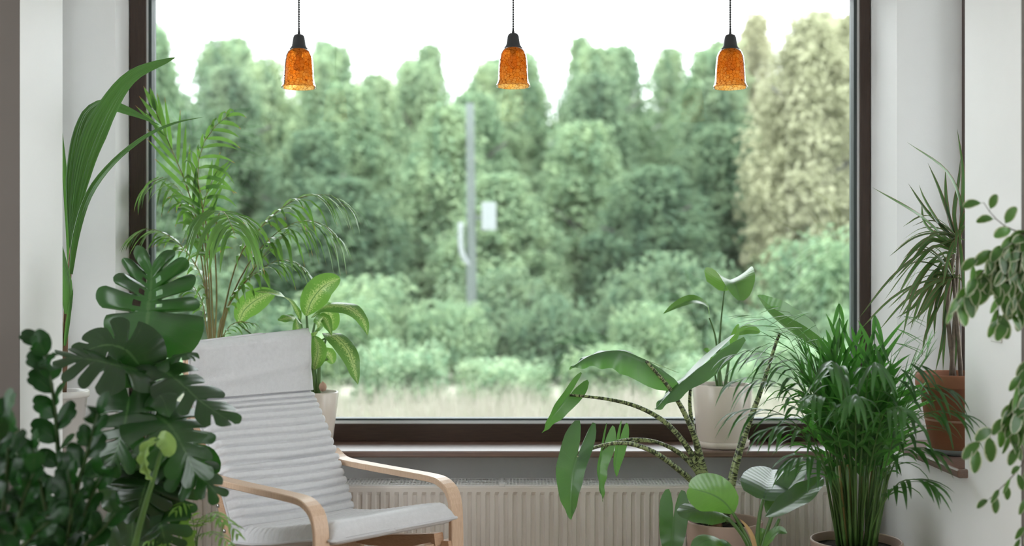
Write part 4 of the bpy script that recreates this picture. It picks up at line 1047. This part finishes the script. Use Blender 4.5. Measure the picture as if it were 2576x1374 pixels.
leaf(al, PP([(1432, 994, 4.75), (1412, 1020, 4.72), (1385, 1055, 4.70), (1364, 1090, 4.70)]), (.75, -.6, .3), .115, S_ARROW, wscale=.8, fold=.45, wave=.03, **aw)
zp([(1795, 1315), (1765, 1210), (1720, 1150), (1660, 1115), (1600, 1105), (1545, 1112, 4.72), (1515, 1132, 4.70)], (.012, .010, .007, .004))
leaf(al, PP([(1516, 1132, 4.70), (1508, 1170, 4.68), (1508, 1215, 4.67), (1517, 1262, 4.67)]), (.75, -.65, .2), .115, S_ARROW, wscale=.75, fold=.5, wave=.03, **aw)
zp([(1798, 1315), (1775, 1220), (1735, 1160), (1680, 1122), (1620, 1110), (1555, 1118, 4.82)], (.012, .009, .006, .004))
leaf(al, PP([(1556, 1118, 4.82), (1552, 1140, 4.81), (1548, 1170, 4.80), (1551, 1200, 4.80)]), (.6, -.8, .1), .10, S_ARROW, wscale=.7, fold=.5, **aw)
zp([(1790, 1315), (1755, 1230), (1705, 1180, 4.68), (1640, 1135, 4.64), (1570, 1115, 4.6), (1500, 1125, 4.57), (1452, 1150, 4.55)], (.014, .012, .009, .005))
leaf(al, PP([(1452, 1150, 4.55), (1440, 1195, 4.52), (1436, 1250, 4.50), (1436, 1308, 4.50)]), (-.4, -.9, .2), .155, S_ARROW, wscale=.9, fold=.45, wave=.03, **aw)
zp([(1803, 1315), (1770, 1200), (1745, 1090), (1735, 1010), (1742, 945)], (.015, .012, .009, .005))
leaf(al, PP([(1760, 925, 4.72), (1730, 950, 4.70), (1690, 985, 4.68), (1648, 1030, 4.66)]), [(-.25, -.3, .93), (-.25, -.35, .9)], .235, S_ARROW, wscale=.6, fold=-.3, wave=.03, **aw)
zp([(1822, 1315), (1848, 1180), (1878, 1080), (1915, 980), (1950, 870), (1962, 838)], (.021, .016, .010, .006))
leaf(al, PP([(1985, 832, 4.72), (1960, 812, 4.70), (1930, 782, 4.68), (1905, 744, 4.66)]), [(.2, -.45, .88), (.2, -.5, .8)], .19, S_ARROW, fold=.7, droop=-.2, **aw)
zp([(1780, 1320), (1740, 1300, 4.65), (1705, 1300, 4.6)], (.010, .007, .004))
leaf(al, PP([(1694, 1302, 4.58), (1692, 1335, 4.56), (1690, 1380, 4.55), (1694, 1430, 4.55)]), (-.1, -1, .1), .115, S_ARROW, fold=.3, wave=.03, **aw)
# ------------------------------------------------------------------ strelitzia in the cream pot with saucer
Z0 = 5.235
c = P(1817, 966, Z0)
st = thing('strelitzia', (c.x, c.y, ZS), 'small strelitzia in the cream pot with saucer on the sill', 'potted plant')
mesh('saucer', lathe((c.x, c.y, ZS), [(.001, 0), (.105, 0), (.114, .006), (.119, .03), (.114, .031), (.109, .012), (.001, .010)], 48), M['cream'], st)
pot(st, (c.x, c.y, ZS + .011), .108, .132, c.z - ZS - .011, M['cream'], soil=.02, wall=.009)
for pts, r in (([(1815, 985), (1808, 920), (1812, 830), (1822, 732)], (.011, .007, .004, .003)), ([(1812, 985), (1806, 900), (1798, 840), (1784, 800)], (.009, .006, .0045, .003)), ([(1822, 985), (1832, 920), (1838, 870), (1850, 842)], (.009, .006, .0045, .003)), ([(1806, 985), (1798, 940), (1790, 905)], (.005, .004, .003)), ([(1832, 985), (1845, 930), (1860, 900)], (.004, .003, .002)), ([(1812, 985), (1810, 950), (1809, 925)], (.015, .011, .007))):
    mesh('petiole', tube(PP([(p[0], p[1], Z0) for p in pts]), list(r), 8), M['stem_g'], st)
sl = dict(mat='l_strel', nv=16, nu=5)
leaf(st, PP([(1822, 733, 5.24), (1832, 706, 5.14), (1848, 712, 5.02), (1862, 756, 4.96)]), [(0, -.1, 1), (0, -.55, .8), (.3, -.9, .3)], .105, S_ROUND, droop=-.35, fold=.25, **sl)
leaf(st, PP([(1784, 800, 5.22), (1778, 770, 5.18), (1745, 755, 5.12), (1705, 768, 5.08), (1668, 790, 5.05)]), [(.4, -.6, .7), (-.1, -.5, .85)], .040, S_LONG, fold=.2, **sl)
leaf(st, PP([(1850, 842, 5.22), (1880, 830, 5.2), (1912, 835, 5.2)]), (0, -.8, .6), .032, S_LONG, fold=.2, **sl)
leaf(st, PP([(1790, 905, 5.2), (1783, 885, 5.18), (1770, 880, 5.15)]), (0, -.9, .4), .018, S_LONG, **sl)
leaf(st, PP([(1838, 870, 5.2), (1850, 845, 5.16), (1858, 815, 5.15)]), (-.5, -.8, .2), .025, S_LONG, fold=.4, **sl)
# ------------------------------------------------------------------ philodendron in the foreground
Z0 = 4.35
c = P(1893, 1374, Z0)
ph = thing('philodendron', (c.x, c.y, 0), 'broad leaved philodendron with shiny leaves in front of the clay pot', 'potted plant')
pot(ph, (c.x, c.y, 0), .10, .125, .34, M['clay_d'], soil=.03)
pl = dict(mat='l_phil', nv=18, nu=5)
def pp(pts, r=(.009, .0075, .006)):
    mesh('petiole', tube(PP([(p[0], p[1], p[2] if len(p) > 2 else Z0) for p in pts]), list(r), 8), M['stem_g'], ph)
pp([(1900, 1410), (1882, 1360), (1860, 1318), (1843, 1290, 4.33)])
leaf(ph, PP([(1845, 1292, 4.33), (1820, 1262, 4.30), (1785, 1242, 4.28), (1733, 1228, 4.26)]), (-.3, -.9, .15), .088, S_OVATE, fold=-.1, droop=.15, **pl)
pp([(1898, 1410), (1870, 1350), (1835, 1308), (1822, 1300, 4.4)])
leaf(ph, PP([(1830, 1302, 4.42), (1790, 1285, 4.38), (1750, 1285, 4.34), (1708, 1296, 4.3)]), [(0, -.55, .8), (-.1, -.6, .8)], .075, S_OVATE, droop=.3, wave=.03, **pl)
pp([(1903, 1410), (1906, 1340), (1912, 1290), (1920, 1256)])
leaf(ph, PP([(1920, 1258, 4.35), (1928, 1230, 4.42), (1936, 1205, 4.52), (1944, 1182, 4.62)]), (.05, -.45, .9), .108, S_ROUND, fold=.22, droop=.1, **pl)
pp([(1908, 1410), (1925, 1350), (1938, 1310), (1945, 1290)])
leaf(ph, PP([(1925, 1300, 4.28), (1965, 1280, 4.28), (2015, 1248, 4.3), (2068, 1202, 4.34)]), [(-.2, -.3, .93), (-.25, -.35, .9)], .075, S_OVATE, fold=.15, wave=.04, **pl)
leaf(ph, PP([(1938, 1305, 4.36), (1950, 1270, 4.38), (1985, 1225, 4.42), (2026, 1162, 4.48)]), [(-.5, -.3, .8), (-.5, -.35, .8)], .075, S_OVATE, fold=.25, wave=.04, **pl)
pp([(1912, 1410), (1935, 1360), (1955, 1318), (1960, 1305)])
leaf(ph, PP([(1920, 1380, 4.25), (1940, 1352, 4.22), (1960, 1336, 4.2), (1980, 1342, 4.18)]), (-.5, -.6, .6), .028, S_LONG, fold=.3, **pl)
leaf(ph, PP([(1908, 1372, 4.36), (1915, 1350, 4.37), (1925, 1335, 4.38)]), (0, -.9, .4), .03, S_OVATE, fold=.2, **pl)
leaf(ph, PP([(1840, 1392, 4.2), (1800, 1362, 4.18), (1770, 1362, 4.15), (1740, 1385, 4.12)]), (0, -.5, .85), .05, S_OVATE, droop=.2, **pl)
leaf(ph, PP([(1850, 1395, 4.22), (1835, 1372, 4.2), (1812, 1362, 4.18)]), (.1, -.5, .85), .03, S_LONG, droop=.2, **pl)
mesh('sheath', strap(PP([(1905, 1400, 4.3), (1892, 1350, 4.29), (1876, 1322, 4.28), (1861, 1306, 4.27)]), (-.3, -.9, .3), .010, 10, .5), M['dry'], ph)
# ------------------------------------------------------------------ dracaena in the terracotta pot
Z0 = 4.66
pc = Vector((1.735, Z0, ZSS))
dr = thing('dracaena', (pc.x, pc.y, ZSS), 'dracaena with long thin arching leaves in a terracotta pot on the right', 'potted plant')
mesh('saucer', lathe(pc, [(.001, 0), (.100, 0), (.106, .004), (.110, .022), (.105, .022), (.098, .010), (.001, .009)], 44), M['greyp'], dr)
tp = pot(dr, (pc.x, pc.y, ZSS + .010), .096, .152, .302, M['terra'], soil=.03, wall=.012, lip=.055)
mesh('ring_line', lathe((pc.x, pc.y, ZSS + .010), [(.1158, .118), (.1172, .119), (.1182, .124), (.1188, .127)], 44), M['terra_w'], dr)
heads = [(P(2412, 600, 4.64), 1.0), (P(2398, 700, 4.6), .9)]
for a, b, hd in (((2392, 960), (2402, 800), heads[0][0]), ((2418, 960), (2412, 860), heads[1][0]), ((2402, 960), (2384, 780), P(2400, 640, 4.6))):
    mesh('cane', tube([P(a[0], a[1], Z0), P(b[0], b[1], Z0), hd], [.009, .0075, .006], 8), M['stem_grey'], dr)
def dl_(pts, W_=.0085, nrm=None):
    pts = PP([(p[0], p[1], p[2] if len(p) > 2 else Z0) for p in pts])
    mesh('leaf', strap(pts, nrm or Vector((ru(-.4, .1), -.8, .5)), W_, 12, .25, [(0, .8), (.2, .9), (.5, 1), (.8, .6), (1, .03)]), M['l_drac'], dr)
for pts in ([(2412, 600), (2418, 520), (2380, 430, 4.6), (2282, 358, 4.55)], [(2410, 610), (2380, 600), (2310, 540, 4.55), (2195, 472, 4.5)], [(2408, 615), (2385, 540), (2360, 470), (2334, 410)], [(2410, 610), (2390, 560), (2380, 500), (2378, 425)],
            [(2412, 610), (2400, 540), (2412, 450), (2416, 400)], [(2414, 600), (2420, 520), (2422, 430), (2408, 325)], [(2408, 612), (2370, 570), (2330, 530), (2285, 462)], [(2405, 615), (2360, 560), (2325, 500), (2312, 465)], [(2408, 620), (2360, 595), (2325, 560), (2318, 510)],
            [(2405, 625), (2340, 600), (2290, 640, 4.55), (2235, 715, 4.52)], [(2405, 630), (2345, 605), (2300, 650, 4.55), (2250, 705, 4.52)], [(2405, 635), (2350, 620), (2295, 680, 4.56), (2258, 745, 4.53)],
            [(2400, 640), (2365, 640), (2310, 700, 4.58), (2262, 790, 4.55)], [(2400, 645), (2370, 660), (2335, 740), (2305, 800)], [(2402, 650), (2375, 680), (2340, 780), (2330, 860)], [(2400, 655), (2380, 690), (2355, 770), (2350, 850)],
            [(2400, 690), (2380, 760), (2375, 850), (2372, 935)], [(2402, 690), (2385, 760), (2370, 860), (2352, 940)], [(2408, 690), (2405, 780), (2412, 870), (2414, 940)], [(2410, 690), (2410, 790), (2405, 870), (2402, 945)], [(2400, 680), (2370, 720), (2325, 780, 4.55), (2280, 820, 4.5)], [(2400, 675), (2350, 700), (2300, 770, 4.55), (2255, 800, 4.5)],
            [(2402, 670), (2355, 680), (2320, 740, 4.56), (2290, 830, 4.54)], [(2400, 660), (2350, 660), (2300, 730, 4.56), (2270, 850, 4.5)], [(2400, 700), (2360, 770), (2330, 840, 4.58), (2318, 900, 4.56)]):
    dl_(pts)
rq = random.Random(4)
for h, sc_ in heads:
    for i in range(20):
        a = rq.uniform(1.7, 4.9); el = rq.uniform(-.35, 1.1); l = rq.uniform(.26, .42) * sc_
        d = Vector((math.cos(a) * math.cos(el), math.sin(a) * math.cos(el) * .7, math.sin(el)))
        pts = [h + d * (l * k) + Vector((0, 0, -.55 * l * k ** 2.2)) for k in (0, .33, .66, 1)]
        mesh('leaf', strap(pts, Vector((0, -.4, .9)), .0078, 10, .25, [(0, .8), (.2, .9), (.5, 1), (.8, .6), (1, .03)]), M['l_drac'], dr)
# ------------------------------------------------------------------ variegated ficus at the right edge
pc = Vector((1.86, 3.55, 0))
fi = thing('weeping_ficus', (pc.x, pc.y, 0), 'variegated weeping ficus reaching in from the right edge', 'potted plant')
pot(fi, (pc.x, pc.y, 0), .13, .17, .32, M['clay_d'], soil=.03)
mesh('trunk', tube([(pc.x, pc.y, .28), (pc.x - .02, pc.y, .8), (pc.x - .06, pc.y, 1.3), (pc.x - .05, pc.y + .02, 1.75)], [.018, .015, .011, .006], 9), M['twig'], fi)
rq = random.Random(31)
ZF = 3.62
def twig(pts, nl, size=.064, r=.0022, start=.15, hang=.8):
    q = PP([(p[0], p[1], p[2] if len(p) > 2 else ZF) for p in pts]); sp = Sp(q)
    mesh('twig', tube(q, [r * 1.6, r, r * .5], 5, 12), M['twig'], fi)
    for i in range(nl):
        tt = start + (1 - start) * (i + 1) / nl
        p, d = sp.pos(tt), sp.tan(min(.99, tt))
        sg = 1 if i % 2 else -1
        sd = d.cross(TOCAM).normalized() * sg
        dd = (d * .5 + sd * .55 + Vector((rq.uniform(-.3, .3), rq.uniform(-.45, .15), -hang * rq.uniform(.5, 1.3)))).normalized()
        l = size * rq.uniform(.75, 1.15)
        p0 = p + dd * .009
        n = Vector((rq.uniform(-.8, .8), -.8, rq.uniform(-.1, .5))).normalized()
        g = vleaf([p0, p0 + dd * l * .5 + Vector((0, -.004, .003)), p0 + dd * l + Vector((0, 0, -.006))], n, l * .33, S_OVATE, nv=8, nu=2, fold=rq.uniform(.05, .4), droop=.1, seed=i)
        g = join(g, tube([p, p0], .0007, 4, 2, cap=False))
        mesh('leaf', g, M['l_ficus'], fi)
E1 = (2640, 600)
twig([(2720, 640), (2620, 600), (2540, 575), (2500, 545), (2475, 510)], 5, hang=.2, start=.55)
twig([(2720, 640), (2600, 600), (2530, 620), (2480, 640), (2450, 660)], 9, start=.35)
twig([(2720, 640), (2600, 620), (2520, 640), (2440, 720), (2400, 770)], 16, start=.35)
twig([(2720, 680), (2600, 640), (2540, 660), (2480, 700), (2440, 740)], 12, start=.35)
twig([(2720, 680), (2610, 650), (2560, 680), (2520, 740), (2510, 800)], 14, start=.35)
twig([(2720, 680), (2620, 660), (2580, 700), (2550, 760), (2535, 800)], 12, start=.3)
twig([(2720, 640), (2610, 610), (2560, 640), (2530, 690), (2500, 720)], 12, start=.35)
twig([(2720, 640), (2620, 620), (2580, 650), (2570, 720), (2575, 800)], 11, start=.3)
twig([(2720, 640), (2600, 590), (2545, 600), (2505, 640), (2490, 690)], 11, start=.35)
twig([(2720, 640), (2640, 560), (2600, 560), (2570, 600), (2555, 660)], 9, start=.4)
twig([(2720, 860), (2640, 880), (2580, 930), (2555, 980), (2545, 1020)], 12, start=.35)
twig([(2720, 860), (2630, 920), (2570, 990), (2520, 1060), (2455, 1120)], 9, start=.5)
twig([(2720, 900), (2640, 960), (2580, 1020), (2550, 1060), (2540, 1100)], 13, start=.3)
twig([(2720, 900), (2640, 950), (2600, 1010), (2575, 1080), (2565, 1120)], 10, start=.3)
twig([(2720, 1000), (2640, 1080), (2590, 1140), (2555, 1190), (2490, 1255)], 8, .045, start=.55)
twig([(2720, 1000), (2650, 1100), (2600, 1180), (2580, 1250)], 8, .045, start=.4)
twig([(2720, 1200), (2640, 1270), (2590, 1310), (2570, 1350)], 8, .045, start=.4)
for y in (640, 860, 1000, 1200):
    mesh('branch', tube([P(2720, y, ZF), (pc.x - .03, pc.y, P(0, y, ZF).z - .06)], [.003, .006], 6, 4), M['twig'], fi)
